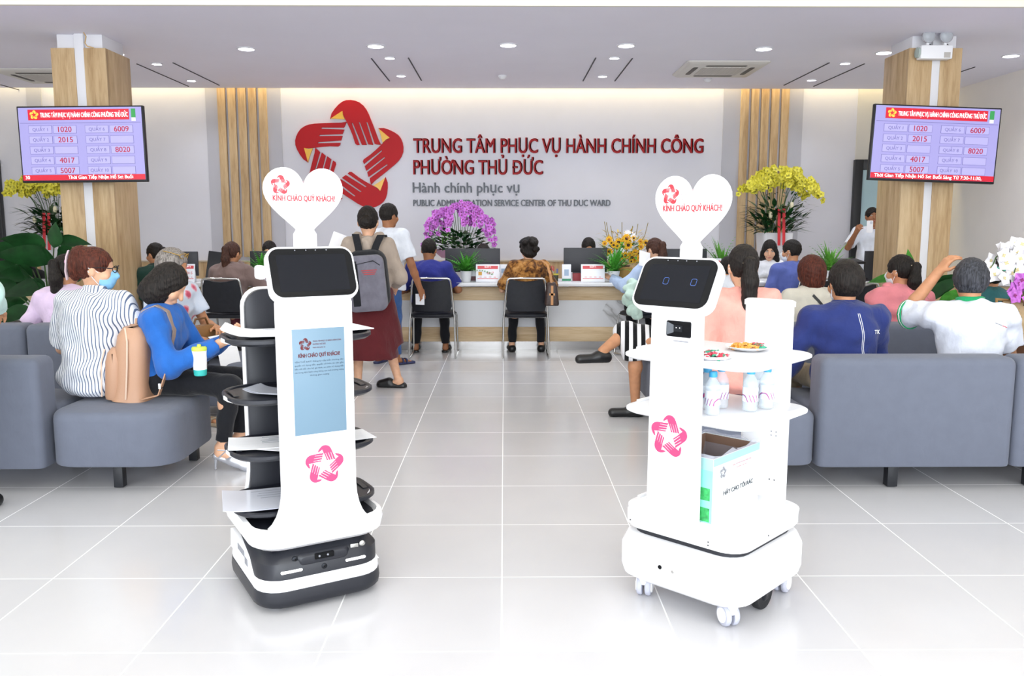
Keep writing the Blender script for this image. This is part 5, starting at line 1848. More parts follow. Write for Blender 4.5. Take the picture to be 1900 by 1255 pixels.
    if top is not None:
        g = Sdf()
        g.ell(C, (.150 * w + q, .105 + q + .012 * (w > 1.05), .165), .05, Mt).ell(Wst, (.130 * w + q, .100 + q, .16), .06, Mt).ell(P + u * .02, (.155 * w + q, .118 + q, .12 + q), .05, Mt)
        g.cone(N - u * .055 + V3(-.05, 0, 0), S[0] - u * .004, .058 + q * .5, ra + .006 + q * .5, .04)
        g.cone(N - u * .055 + V3(.05, 0, 0), S[1] - u * .004, .058 + q * .5, ra + .006 + q * .5, .04)
        g.cone(N - u * .08, N + u * .012 + v * .006, .075, .062 if male else .056, .02, flat=True)
        if not male:
            for sg in (-1, 1):
                g.ell(C + V3(sg * .068, 0, 0) + v * .085 - u * .02, (.062, .05, .06), .03, Mt)
        if standing and hem:
            g.cone(P + u * .1, P - V3(0, 0, hem), .15 * w + q, .165 * w + q, .04, flat=True)
        for i in (0, 1):
            L1, L2 = np.linalg.norm(E[i] - S[i]), np.linalg.norm(Wr[i] - E[i])
            f = sleeve * (L1 + L2)
            if f < L1:
                e = S[i] + (E[i] - S[i]) * f / L1
                g.cone(S[i], e, ra + .006 + q * .5, rb + .014 + q, .05, flat=True)
            else:
                g.cone(S[i], E[i], ra + .006 + q * .5, rb + .008 + q, .05)
                e = E[i] + (Wr[i] - E[i]) * min(1, (f - L1) / L2)
                g.cone(E[i], e, rb + .008 + q, (rc if sleeve > .85 else rb) + .008 + q * .6, .025, flat=True)
        if not standing:
            g.cut((0, 0, -1), (0, 0, seat + .012))
        elif not hem:
            g.cut((0, 0, -1), (0, 0, hipz - .07))
        o.top = g.build(topname, top, rt, max(res, .0085), wr, 34, len(label))
    # ---- lower garment
    if bottom is not None:
        g = Sdf()
        g.ell(P - u * .005, (.150 * w, .118, .112), .04, Mt)
        if bkind == 'trousers':
            for i in (0, 1):
                g.cone(Hp[i], K[i], .082, .062, .04)
                g.cone(K[i], K[i] + (A[i] - K[i]) * blen, .062, .048 if male else .044, .03, flat=True)
        else:
            if standing:
                g.cone(P + u * .06, V3(0, .0, hipz * (1 - blen)), .13, .24, .05, flat=True)
                for i in (0, 1):
                    g.cone(Hp[i], K[i] + (A[i] - K[i]) * (blen - .5) * 1.4, .12, .135, .05, flat=True)
            else:
                for i in (0, 1):
                    g.cone(Hp[i], K[i] + (K[i] - Hp[i]) * .06, .088, .072, .07)
                g.cone((Hp[0] + Hp[1]) / 2, (K[0] + K[1]) / 2, .09, .075, .07)
                if blen > .5:
                    for i in (0, 1):
                        g.cone(K[i], K[i] + (A[i] - K[i]) * (blen - .5), .070, .066, .05, flat=True)
        if not standing:
            g.cut((0, 0, -1), (0, 0, -.5))
        o.bottom = g.build(bkind, bottom, rt, max(res, .0085), .003, 30, len(label) + 3)
    # ---- shoes
    if shoe is not None and feet:
        for i in (0, 1):
            f, a = FD[i], A[i]
            base = a[2] - .085
            g = Sdf()
            z = lambda h_: V3(0, 0, base + h_ - a[2])
            if shoekind == 'heel':
                drop = max(base, .0)
                g.cone(a + f * .06 + V3(0, 0, -.052 - drop * .5), a + f * .135 + V3(0, 0, -.066 - drop * .85), .036, .030, .02)
                g.cone(a + f * .12 + V3(0, 0, -.066 - drop * .85), a + f * .225 + V3(0, 0, -.072 - drop * .9), .028, .006, .02)
                g.cone(a - f * .04 + V3(0, 0, -.066), a + f * .07 + V3(0, 0, -.072 - drop * .55), .024, .026, .02)
                g.ell(a + f * .02 + V3(0, 0, .0 - .02), (.034, .034, .030), .01, sub=True)
                g.ell(a + f * .07 + V3(0, 0, -.030 - drop * .3), (.036, .036, .026), .01, sub=True)
            elif shoekind == 'slipper':
                g.cone(a - f * .045 + z(.014), a + f * .15 + z(.014), .036, .042, .02)
                g.cone(a + f * .08 + z(.045), a + f * .15 + z(.028), .042, .036, .02)
                g.ell(a - f * .01 + z(.06), (.04, .04, .042), .012, sub=True)
            elif shoekind == 'sandal':
                g.cone(a - f * .05 + z(.010), a + f * .16 + z(.010), .036, .042, .02)
                g.cut((0, 0, 1), a + z(.024))
            else:
                g.cone(a - f * .035 + z(.040), a + f * .02 + z(.05), .038, .042, .02)
                g.cone(a - f * .02 + z(.034), a + f * .165 + z(.030), .038, .036, .03)
            if shoekind != 'heel':
                g.cut((0, 0, -1), a + z(.002))
            sh = g.build('shoe', shoe, rt, .006)
            if shoekind == 'heel' and base > .02:
                MB().tube([a - f * .045 + V3(0, 0, -.06), a - f * .050 + V3(0, 0, -.085 - base + .006)], [.012, .0055], 8).build('shoe_heel', shoe, sh)
                for q_ in ((-.012, .012), (.012, -.012)):
                    sd = np.cross(f, V3(0, 0, 1))
                    pts = [a - f * .02 + sd * .034 + V3(0, 0, -.05 + q_[0] * 2), a + f * .03 + sd * .032 * .8 + V3(0, 0, -.03), a + f * .045 + V3(0, 0, -.022), a + f * .03 - sd * .032 * .8 + V3(0, 0, -.03), a - f * .02 - sd * .034 + V3(0, 0, -.05 + q_[1] * 2)]
                    MB().tube(pts, .0038, 6).build('shoe_strap', shoe, sh)
            if shoekind == 'sandal':
                sd = np.cross(f, V3(0, 0, 1))
                for d in (.055, .095):
                    pts = [a + f * d + sd * .042 + z(.018), a + f * d + sd * .03 + z(.05), a + f * d + z(.064 - d * .1), a + f * d - sd * .03 + z(.05), a + f * d - sd * .042 + z(.018)]
                    MB().tube(pts, .010, 8).build('sandal_strap', shoe, sh)
    return o


def wl(o, p):
    """a point of a person's own frame, in the room"""
    return o.M @ Vector(tuple(p))


def face_mask(o, m):
    g = Sdf()
    hp, Mh = o.hp, o.Mh
    g.ell(hp(0, .024, -.052), (.060, .070, .066), .03, Mh).ell(hp(0, .066, -.085), (.030, .032, .028), .02, Mh).cone(hp(0, .092, -.004), hp(0, .110, -.030), .012, .018, .02)
    g.ell(hp(0, .07, -.05), (.045, .04, .045), .02, Mh)
    g.cut(Mh @ V3(0, 0, 1), hp(0, 0, .002)).cut(-(Mh @ V3(0, 1, 0)), hp(0, .030, 0)).cut(-(Mh @ V3(0, 0, 1)), hp(0, 0, -.112))
    fm = g.build('face_mask', m, o.root, .006, .0012, 120)
    for sg in (-1, 1):
        MB().tube([hp(sg * .062, .034, -.02), hp(sg * .078, .005, .0), hp(sg * .082, -.022, .006)], .0022, 5).build('mask_loop', MASKW, fm)
        MB().tube([hp(sg * .058, .034, -.085), hp(sg * .074, .005, -.05), hp(sg * .084, -.022, -.01)], .0022, 5).build('mask_loop', MASKW, fm)


def spectacles(o, m, up=0.0, fwd=0.0):
    hp = o.hp
    fr_ = None
    for sg in (-1, 1):
        c = np.array((sg * .033, .112 + fwd, .010 + up))
        pts = [hp(c[0] + .026 * math.cos(a), c[1] - .012 * abs(math.cos(a)) * (sg * math.cos(a) > 0), c[2] + .019 * math.sin(a)) for a in np.linspace(0, 2 * PI, 17)]
        b = MB().tube(pts, .0025, 6, cap=False)
        b.tube([hp(sg * .060, .098 + fwd, .014 + up), hp(sg * .078, .04 + fwd, .014 + up), hp(sg * .080, -.02 + fwd, .006 + up)], .0028, 6)
        if fr_ is None:
            fr_ = b.tube([hp(-.008, .116 + fwd, .014 + up), hp(.008, .116 + fwd, .014 + up)], .0025, 6).build('spectacles', m, o.root)
        else:
            b.build('spectacles_side', m, fr_)


def collar(o, m, r=.064, h=.035):
    N, u, v = o.N, o.u, o.v
    rows = []
    for k in range(25):
        a = PI / 2 + .25 + (2 * PI - .5) * k / 24
        d = V3(math.cos(a), 0, 0) * r * 1.05 + v * math.sin(a) * r * .95
        rows.append([tuple(N + d * .98 + u * .002), tuple(N + d * .90 + u * (h + .004)), tuple(N + d * 1.02 + u * h), tuple(N + d * 1.18 + u * .002 - u * .01)])
    return MB().grid(rows).build('collar', m, o.root, smooth=70, fix=False)


def hood(o, m, drop=.17):
    N, u, v = o.N, o.u, o.v
    g = Sdf()
    g.cone(N + V3(-.09, 0, 0) + u * .01, N - v * .085 - u * drop * .45, .045, .050, .04)
    g.cone(N + V3(.09, 0, 0) + u * .01, N - v * .085 - u * drop * .45, .045, .050, .04)
    g.cone(N - v * .085 - u * .03, N - v * .095 - u * drop, .05, .022, .04)
    g.cone(N + V3(-.075, 0, 0) + v * .06 - u * .01, N + V3(-.095, 0, 0) + u * .005, .03, .04, .03).cone(N + V3(.075, 0, 0) + v * .06 - u * .01, N + V3(.095, 0, 0) + u * .005, .03, .04, .03)
    g.ell(N - v * .02 + u * .05, (.052, .052, .06), .015, sub=True)
    return g.build('hood', m, o.root, .008, .003, 60)


def stripes(name, base, line, freq, axis='X', duty=.5, tilt=(0, 0, 0)):
    m = cloth(name, base)
    t = NT(m)
    sp = t.n('SeparateXYZ', {0: t.co(rot=tilt)})
    q = t.math('FRACT', t.math('MULTIPLY', (sp, 'XYZ'.index(axis)), freq))
    mx = t.n('Mix', {0: t.math('LESS_THAN', q, duty)}, data_type='RGBA')
    mx.inputs[6].default_value = (*lin(base), 1)
    mx.inputs[7].default_value = (*lin(line), 1)
    t.t.links.new(mx.outputs[2], t.b.inputs['Base Color'])
    return m


DKPANT = cloth('trousers_black', '#17181d', 400, .3)
DENIM = cloth('denim_blue', '#39598c', 300, .35, .18)
DENIMD = cloth('denim_dark', '#27335a', 300, .35, .15)
SHOEB = mat('shoe_black', '#141416', .35)
NAVY = cloth('jersey_navy', '#27306a')
CHK = .475

# 1 striped shirt woman, near left
p1_ = person('woman in a striped shirt, blue mask and glasses sitting with her back to us', 178, 499, 4.86, -12, lean=7, w=1.10, hyaw=-66, hpitch=4, skin='a', hair=('claw', HAUB), top=stripes('shirt_striped', '#e9ebf1', '#5c6a86', 62, 'X', .30), sleeve=.50, loose=.034,
             bottom=DENIMD, shoe=SHOEB, arms=(((-.10, .05, -.27), (.0, .26, -.30)), ((.12, .08, -.26), (.02, .30, -.28))), wr=.006, res=.0075, topname='striped_shirt')
face_mask(p1_, MASKB)
spectacles(p1_, BLACK)
collar(p1_, MATS['shirt_striped'], .062, .045)
q = p1_.hp
cl_ = MB().tube([q(-.030, -.155, .085), q(-.036, -.163, .05), q(-.036, -.163, -.03), q(-.030, -.150, -.075), q(-.008, -.150, -.078), q(-.004, -.160, -.03), q(-.004, -.160, .05), q(-.010, -.152, .085), q(-.030, -.155, .085)], .0055, 8).build('hair_claw', mat('claw_shell', '#cdb4bc', .15), p1_.root)
MB().ell(q(-.05, -.165, .02), (.012, .02, .022), 10).build('claw_grip', mat('claw_pink', '#e3a3cf', .3), cl_)

# 2 girl in lavender behind her
p2_ = person('girl in a pale lavender blouse half hidden behind the striped shirt woman', 124, 503, 6.30, 12, lean=12, w=.98, hyaw=-30, hpitch=12, hair=('pony', HBLK), top=cloth('blouse_lavender', '#dcc6e2'), sleeve=.42, loose=.03, bottom=DKPANT, shoe=SHOEB, tail=.30,
             arms=(((-.14, .06, -.24), (-.02, .28, -.26)), None))

# 3 woman in blue with her backpack
p3_ = person('woman in a blue jacket looking down at the phone in her hands', 313, 527, 4.86, -88, lean=13, w=1.0, hyaw=2, hpitch=36, skin='a', hair=('bob', HBLK), top=cloth('jacket_blue', '#2663b4', st=.35), sleeve=.97, loose=.022, bottom=DKPANT, blen=.93,
             shoe=mat('shoe_silver', '#c9cbd2', .22, metal=.6), shoekind='heel', res=.0062, topname='jacket', wr=.005,
             arms=(((-.07, .13, -.24), (.05, .33, -.14)), ((.08, .10, -.25), (-.03, .345, -.135))), curl=(48, 42), pn=((.7, 0, .8), (-.7, 0, .8)),
             legs=(((-.12, .50, .50), (-.10, .45, .155)), ((.11, .47, .50), (.10, .41, .155))), foot=((-.05, 1, 0), (.08, 1, 0)))
jk = mat('strap_taupe', '#a08c80', .6)
# 4 grey haired woman
flor = cloth('blouse_floral', '#ccd9ea')
t = NT(flor)
vo = t.n('TexVoronoi', {'Vector': t.co((9, 9, 9)), 'Scale': 1.0})
vn = t.n('TexNoise', {'Vector': t.co((38, 38, 38)), 'Scale': 1.0, 'Detail': 2.0})
t.set('Base Color', t.ramp(t.math('ADD', vo, t.math('MULTIPLY', vn, .22)), [(.30, '#c4506a'), (.40, '#e6a3b4'), (.46, '#d3dcec'), (.9, '#c9d6ea')]))
p4_ = person('woman with grey hair and a floral blouse behind the blue jacket woman', 322, 493, 6.18, -112, lean=10, w=1.08, hyaw=14, hpitch=16, skin='b', hair=('thick', HGRY), top=flor, sleeve=.34, loose=.03, bottom=DKPANT, blen=.9, shoe=mat('clog_beige', '#a3927c', .6), shoekind='sandal',
             arms=(((-.08, .08, -.25), (.06, .30, -.26)), ((.10, .10, -.25), (.0, .33, -.30))), res=.0075)
spectacles(p4_, GOLD, .085, -.045)

# 5-8 people along the left of the counter
GRN_ = cloth('shirt_bottle_green', '#1e3b33')
person('clerk with glasses in black at the far left behind the leafy plant', 44, 480, 10.35, 178, seat=.46, lean=6, hair=('thick', HBLK), top=cloth('vest_black', '#1a1a1e'), sleeve=.9, face=True, res=.009, legs=(((-.1, .22, .5), (-.1, .05, .085)), ((.1, .22, .5), (.1, .05, .085))))
person('woman in dark green seated at the counter, left of the grey-haired woman', 288, 472, 9.3, 35, seat=CHK, rootY=9.12, lean=10, hyaw=30, hpitch=8, hair=('pony', HBLK), top=GRN_, sleeve=.5, bottom=DKPANT, shoe=SHOEB, tail=.25, res=.009,
       legs=(((-.1, .34, .5), (-.1, .34, .085)), ((.1, .34, .5), (.1, .34, .085))))
p7_ = person('woman in a brown hoodie with a ponytail sitting at the counter', 431, 470, 8.86, -6, seat=CHK, rootY=9.08, lean=12, w=1.06, hyaw=-12, hpitch=8, hair=('pony', HBRN), top=cloth('hoodie_brown', '#7b6762'), sleeve=.97, loose=.032, bottom=cloth('trousers_maroon', '#6d3240'), shoe=SHOEB, tail=.34, res=.009, topname='hoodie',
             arms=(((-.12, .06, -.24), (-.02, .28, -.20)), ((.17, .08, -.21), (.10, .33, -.22))), legs=(((-.1, .34, .5), (-.1, .34, .085)), ((.1, .34, .5), (.1, .34, .085))))
hood(p7_, MATS['hoodie_brown'], .15)
CLERK = cloth('clerk_blouse_white', '#e6e8ee')
person('clerk hidden behind the monitor near the tray robot, forehead showing', 500, 466, 10.35, 176, seat=.46, lean=8, hpitch=15, skin='a', hair=('bun', HBLK), top=CLERK, sleeve=.6, face=True, res=.009, legs=(((-.1, .22, .5), (-.1, .05, .085)), ((.1, .22, .5), (.1, .05, .085))))
person('clerk hidden behind the monitor beneath the purple orchids', 897, 472, 10.02, 178, seat=.46, lean=10, hpitch=20, skin='a', hair=('bob', HBLK), top=CLERK, sleeve=.6, face=True, res=.009, legs=(((-.1, .22, .5), (-.1, .05, .085)), ((.1, .22, .5), (.1, .05, .085))))
person('clerk hidden behind the monitor left of the sunflowers', 1092, 460, 10.2, 180, seat=.46, lean=8, hpitch=18, skin='b', hair=('bun', HBLK), top=CLERK, sleeve=.6, face=True, res=.009, legs=(((-.1, .22, .5), (-.1, .05, .085)), ((.1, .22, .5), (.1, .05, .085))))

# 9 standing woman with a backpack
p9_ = person('woman in a beige hoodie and maroon culottes standing with a backpack', 683, 411, 7.25, 4, standing=True, lean=3, w=1.0, hyaw=-6, hpitch=6, skin='a', hair=('bun', HBLK), top=cloth('hoodie_beige', '#a8998c'), sleeve=.95, loose=.024, hem=.03, topname='hoodie', res=.0075,
             bottom=cloth('culottes_maroon', '#571d22', st=.4), bkind='culottes', blen=.66, shoe=SHOEB, shoekind='slipper', hs=1.06,
             arms=(((-.10, .03, -.26), (-.10, .24, -.10)), ((.10, .02, -.27), (.05, .22, -.36))), legs=(((-.10, .03, .46), (-.11, -.02, .085)), ((.13, .06, .46), (.225, .05, .085))), foot=((-.4, 1, 0), (-1, .25, 0)))
hood(p9_, MATS['hoodie_beige'], .18)
# 10 man in white
p10_ = person('man in a white T-shirt and jeans standing at the counter', 722, 400, 8.62, -28, standing=True, lean=5, w=1.0, male=True, hyaw=-14, hpitch=6, skin='c', hair=('short', HBLK), top=cloth('tshirt_white', '#e4e9f2'), sleeve=.42, loose=.026, hem=.10, topname='t_shirt', res=.008,
              bottom=DENIM, shoe=mat('flipflop_navy', '#2a2f58', .6), shoekind='sandal', arms=(((-.08, .04, -.27), (-.05, .16, -.46)), ((.09, .02, -.29), (.12, .12, -.53))), curl=(30, 24), legs=(None, ((.10, .0, .46), (.13, -.03, .085))), foot=(None, (.55, 1, 0)))
# 11 man in dark blue shirt
TUCK = (((-.14, .27, .53), (-.17, .26, .085)), ((.14, .27, .53), (.16, .26, .085)))
p11_ = person('man in a dark blue shirt sitting at the counter, his back to us', 796, 464, 8.98, 0, seat=CHK, rootY=9.10, lean=15, w=1.06, male=True, hyaw=-8, hpitch=16, skin='c', hair=('short', HBLK), top=cloth('shirt_dark_blue', '#2d3383'), sleeve=.46, loose=.022, bottom=DKPANT, blen=.98, shoe=SHOEB, shoekind='sandal', res=.008,
              arms=(((-.12, .08, -.25), (-.02, .30, -.24)), ((.13, .06, -.24), (.06, .24, -.26))), legs=TUCK)
# 12 woman in brown blouse
leop = cloth('blouse_leopard', '#a9743c')
t = NT(leop)
n1 = t.n('TexNoise', {'Vector': t.co((26, 26, 26)), 'Scale': 1.0, 'Detail': 3.0, 'Distortion': .6})
n2 = t.n('TexNoise', {'Vector': t.co((8, 8, 8)), 'Scale': 1.0, 'Detail': 2.0})
t.set('Base Color', t.ramp(t.math('ADD', t.math('MULTIPLY', n1, .55), t.math('MULTIPLY', n2, .45)), [(.36, '#2e1d14'), (.46, '#6e4520'), (.54, '#a87438'), (.66, '#c39257')]))
p12_ = person('woman in a brown patterned blouse sitting at the counter, her back to us', 980, 461, 8.92, 2, seat=CHK, rootY=9.10, lean=9, w=1.02, hyaw=18, hpitch=2, skin='a', hair=('curly', HBLK), top=leop, sleeve=.50, loose=.03, bottom=DKPANT, shoe=SHOEB, shoekind='shoe', res=.008, legs=TUCK, topname='blouse',
              arms=(((-.12, .06, -.25), (-.03, .30, -.24)), ((.11, .06, -.25), (.03, .28, -.25))))
g = Sdf().ell(p12_.hp(0, -.01, .06), (.098, .112, .06), .02, p12_.Mh).cut(-(p12_.Mh @ V3(0, 0, 1)), p12_.hp(0, 0, .055))
g.build('beret', mat('beret_black', '#0e0f12', .9), p12_.root, .007)
# 13 pale blue woman
p13_ = person('woman in a pale blue shirt leaning to the counter behind the white robot', 1214, 463, 8.80, 24, seat=CHK, rootY=9.06, lean=14, w=1.02, hyaw=14, hpitch=10, skin='a', hair=('pony', HBRN), top=cloth('shirt_pale_blue', '#b3c6e4'), sleeve=.93, loose=.03, bottom=DKPANT, shoe=mat('shoe_crimson', '#8e1f3c', .4), res=.008, tail=.2,
              arms=(((-.15, .12, -.20), (-.20, .36, -.12)), ((.10, .08, -.24), (.0, .32, -.18))), legs=(((-.16, .34, .50), (-.12, .30, .085)), ((.10, .34, .5), (.10, .30, .085))))
# 14 striped skirt woman behind the white robot
p14_ = person('woman in a striped skirt sitting with crossed legs behind the white robot', 1279, 522, 6.16, 90, lean=4, w=1.0, skin='b', hair=('bun', HBLK), top=cloth('blouse_black', '#1b1b20'), sleeve=.40, bottom=stripes('skirt_striped', '#e6e6ea', '#0f1014', 17, 'Y', .52, (.0, 0, .12)), bkind='skirt', blen=.62,
              shoe=SHOEB, shoekind='shoe', res=.0065, arms=(((-.04, .20, -.18), (.10, .40, -.27)), ((.04, .20, -.18), (-.07, .41, -.25))), curl=(60, 65), pn=((0, -.5, -1), (0, -.5, -1)),
              legs=(((-.06, .44, .50), (-.03, .42, .085)), ((.02, .49, .62), (-.10, .68, .50))), foot=((.0, 1, .0), (-.2, 1, .0)))
MB().tube([p14_.Wr[0] - unit(p14_.Wr[0] - p14_.E[0]) * .02 + V3(.030 * math.cos(a), .008 * math.sin(a), .030 * math.sin(a)) for a in np.linspace(0, 6.28, 17)], .0032, 6).build('bracelet', GOLD, p14_.root)
# 15 ponytail woman
p15_ = person('woman in a salmon top with a long black ponytail, her back to us', 1378, 494, 4.84, 0, lean=4, w=1.0, hyaw=2, skin='a', hair=('pony', HBLK), top=cloth('top_salmon', '#f0a598'), sleeve=.6, loose=.026, bottom=DENIMD, shoe=SHOEB, tail=.40, hs=1.02, res=.0075, wr=.005)
face_mask(p15_, MASKW)
q = p15_.hp
MB().tube([q(-.034, -.118, .018), q(-.024, -.135, .034), q(0, -.142, .040), q(.024, -.135, .034), q(.034, -.118, .018)], .0045, 8).build('hair_tie', mat('tie_cream', '#e6d2b8', .4), p15_.root)
# 16-18 right of the counter
person('person in a white shirt at the counter, mostly hidden by the ponytail woman', 1350, 498, 8.7, -40, seat=.46, lean=8, hyaw=30, hair=('short', HBLK), male=True, top=cloth('shirt_white', '#dfe3ea'), sleeve=.5, bottom=DKPANT, shoe=SHOEB, res=.009, legs=(((-.1, .34, .5), (-.1, .34, .085)), ((.1, .34, .5), (.1, .34, .085))))
p17_ = person('clerk with long black hair in a white blouse writing at the counter', 1428, 464, 10.12, 172, seat=.46, lean=12, w=.95, hyaw=-8, hpitch=16, skin='a', hair=('long', HBLK), top=CLERK, sleeve=.5, loose=.022, face=True, tail=.35, res=.0075, arms=(((-.08, .10, -.24), (.02, .34, -.26)), ((.10, .12, -.22), (.10, .36, -.25))), legs=(((-.1, .22, .5), (-.1, .05, .085)), ((.1, .22, .5), (.1, .05, .085))))
p18_ = person('man in a violet blue shirt and mask sitting at the counter', 1468, 466, 8.86, 18, seat=CHK, rootY=8.98, lean=10, w=1.05, male=True, hyaw=30, hpitch=4, skin='b', hair=('short', HBLK), top=cloth('shirt_violet_blue', '#5a68ad'), sleeve=.48, loose=.026, bottom=DKPANT, shoe=SHOEB, res=.0085,
              legs=(((-.1, .34, .5), (-.1, .34, .085)), ((.1, .34, .5), (.1, .34, .085))))
face_mask(p18_, MASKW)
# 19 beige
p19_ = person('woman in a beige shirt with short brown hair, second row on the right', 1503, 505, 6.36, 4, lean=8, w=1.02, hyaw=14, hpitch=14, skin='b', hair=('thick', HAUB), top=cloth('shirt_beige', '#cfcabd'), sleeve=.42, loose=.03, bottom=DKPANT, shoe=SHOEB, res=.008)
collar(p19_, MATS['shirt_beige'], .060, .03)
N_, u_, v_ = p19_.N, p19_.u, p19_.v
# 20 navy man
p20_ = person('man in a navy jacket with white piping, his back to us on the right sofa', 1567, 524, 4.82, 2, lean=6, w=1.07, male=True, hyaw=6, hpitch=6, skin='b', hair=('full', HBLK), top=cloth('jacket_navy', '#28346d'), sleeve=.97, loose=.026, bottom=cloth('chinos_khaki', '#9a8b74'), shoe=SHOEB, res=.0075, wr=.005, topname='jacket', hs=1.04,
              arms=(((-.13, .04, -.29), (-.16, .22, -.46)), ((.06, .10, -.28), (-.02, .34, -.30))), curl=(30, 30))
face_mask(p20_, MASKW)
collar(p20_, MATS['jacket_navy'], .068, .04)
# 21 pink hoodie
p21_ = person('woman in a pink hoodie with a ponytail, second row on the right', 1670, 503, 6.34, 2, lean=8, w=1.12, hyaw=32, hpitch=4, skin='b', hair=('pony', HBLK), top=cloth('hoodie_pink', '#dc858d'), sleeve=.97, loose=.036, bottom=DKPANT, shoe=SHOEB, tail=.22, res=.008, topname='hoodie', wr=.006)
hood(p21_, MATS['hoodie_pink'], .17)
face_mask(p21_, MASKW)
q = p21_.hp
MB().tube([q(-.03, -.110, .03), q(0, -.138, .052), q(.03, -.110, .03)], .006, 8).build('hair_tie', MATS['tie_cream'], p21_.root)
# 22 white polo man
polo = cloth('polo_white', '#d6dae6')
p22_ = person('man in a white polo with green trim scratching his head, his back to us', 1800, 520, 4.82, -4, lean=8, w=1.09, male=True, hyaw=-14, hpitch=10, skin='b', hair=('full', HSLT), top=polo, sleeve=.36, loose=.028, bottom=DKPANT, shoe=SHOEB, res=.0065, wr=.006, topname='polo_shirt', hs=1.02,
              arms=(((-.10, .20, -.02), (.05, .13, .235)), ((.10, .10, -.27), (.0, .34, -.30))), curl=(38, 30), pn=((.75, .2, -.6), None))
PGRN = cloth('trim_green', '#1f9a62')
collar(p22_, PGRN, .070, .045)
d = unit(p22_.E[0] - p22_.S[0])
L_ = np.linalg.norm(p22_.E[0] - p22_.S[0]) + np.linalg.norm(p22_.Wr[0] - p22_.E[0])
for k, (f, mm) in enumerate(((.340, PGRN), (.355, WHITEPL), (.369, PGRN))):
    c = p22_.S[0] + d * L_ * (f - .004)
    Sdf().cone(c, c + d * L_ * .012, .0885, .0882, .004, flat=True).cone(c - d * .12, c + d * .1, .080, .080, .002, sub=True).cut(-d, c - d * .004).build('sleeve_band', mm, p22_.root, .005)
# 23 teal
p23_ = person('person in teal with a green hair clip behind the white polo man', 1838, 510, 6.36, 10, lean=8, w=1.0, hyaw=-24, skin='b', hair=('bun', HBLK), top=cloth('top_teal', '#2d6064'), sleeve=.6, bottom=DKPANT, shoe=SHOEB, res=.0085)
q = p23_.hp
MB().box((0, 0, 0), (.07, .02, .022)).build('hair_clip', mat('clip_green', '#3fae94', .3), p23_.root, loc=q(.03, -.12, .045), rot=(0, .2, -.4), bevel=.004)
# 24 man with phone by the door
p24_ = person('man in a white shirt holding up a phone beside the dark door', 1618, 402, 11.2, 170, standing=True, lean=0, w=1.0, male=True, hyaw=4, skin='c', hair=('short', HBLK), top=MATS['tshirt_white'], sleeve=.44, loose=.022, hem=.10, bottom=DKPANT, shoe=SHOEB, face=True, res=.0075, topname='t_shirt',
              arms=(((-.07, .14, -.20), (.11, .26, .0)), ((.13, .12, -.20), (.08, .30, -.01))), curl=(55, 60), pn=((.6, .0, .4), (-.6, .0, .4)))
# 25 bystander cut by the left edge
p25_ = person('person in pale mint and jeans cut off by the left edge of the photo', -150, 366, 4.05, 0, standing=True, lean=2, w=1.0, hair=('pony', HBLK), top=cloth('jacket_mint', '#bfe0da'), sleeve=.97, loose=.03, hem=.05, bottom=DENIMD, shoe=SHOEB, res=.009,
              arms=(((-.09, .0, -.27), (-.08, .1, -.5)), ((.13, .0, -.26), (.05, .2, -.34))), legs=(None, ((.12, .02, .47), (.15, -.02, .085))))

# ---------------------------------------------------------------- things people carry
PH = mat('phone_body', '#c9cdd6', .25)
# phone and papers of the woman in blue
c = (np.array(p3_.Wr[0]) + np.array(p3_.Wr[1])) / 2 + V3(0, .10, .035)
o = thing('phone', 'phone held by the woman in the blue jacket', 'phone', wl(p3_, c), -88)
b = MB().loft([ring(rrect(.075, .155, .01, 3), -.004), ring(rrect(.075, .155, .01, 3), .004)])
ph = b.build('phone_case', PH, o, rot=(R(24), 0, 0))
MB().box((0, 0, .0045), (.068, .145, .001)).build('phone_screen', mat('phone_screen', '#232830', .1), ph)
o = thing('paper_sheets', 'white papers under the phone of the woman in blue', 'paper', wl(p3_, c + V3(0, .02, -.035)), -88)
MB().grid([[(x, y, .0 - .3 * max(0, abs(y) - .02) ** 2 - .15 * max(0, y)) for y in np.linspace(-.12, .15, 6)] for x in (-.1, -.03, .04, .1)], .002).build('sheet', PAPER, o)
# her tumbler on the bench, against the thigh
tb = at(372, 697, 4.66)
o = thing('tumbler', 'white tumbler with a teal base and lime lid beside the blue jacket', 'cup', (tb.x, 4.66, tb.z))
MB().lathe([(.030, 0), (.034, .004), (.036, .035)], 22).build('base_sleeve', mat('tumbler_teal', '#35b5ae', .4), o)
MB().lathe([(.036, .035), (.040, .14), (.038, .145)], 22).build('cup_body', WHITEPL, o)
MB().lathe([(.041, .14), (.041, .155), (.036, .162), (.012, .162), (.010, .175)], 22).build('lid', mat('tumbler_lime', '#c9dc52', .4), o)
# beige backpack behind her back
bx = at(252, 700, 4.74)
BEI = mat('backpack_beige', '#b58c70', .5, bump=((60, 60, 60), .2))
BEI2 = mat('backpack_piping', '#d6bba6', .5)
o = thing('backpack', 'beige quilted backpack on the bench behind the woman in blue', 'bag', (bx.x, 4.74, SZ1 + .005))
rot = (0, R(4), 0)
prof = [(0, 0), (.02, .004), (.10, .012), (.28, .012), (.36, .02), (.41, .05), (.425, .10)]
rings = [ring(rrect(.20 - 2 * i, .29 - 2 * i, .06 if i < .04 else .03, 5), z) for z, i in prof]
bpk = MB().loft(rings).build('bag_body', BEI, o, rot=rot)
pk = MB().loft([ring(rrect(.10 - 2 * i, .25 - 2 * i, .045 if i < .02 else .02, 5), z) for z, i in ((.012, .004), (.03, 0), (.22, 0), (.27, .008), (.30, .03))])
fpk = pk.build('front_pocket', BEI, o, loc=(-.085, -.01, .0), rot=rot)
for z in (.055, .10, .145, .19):
    MB().tube([(-.052, -.08, z), (-.052, .08, z + .03)], .003, 5).build('quilt_seam', BEI2, fpk)
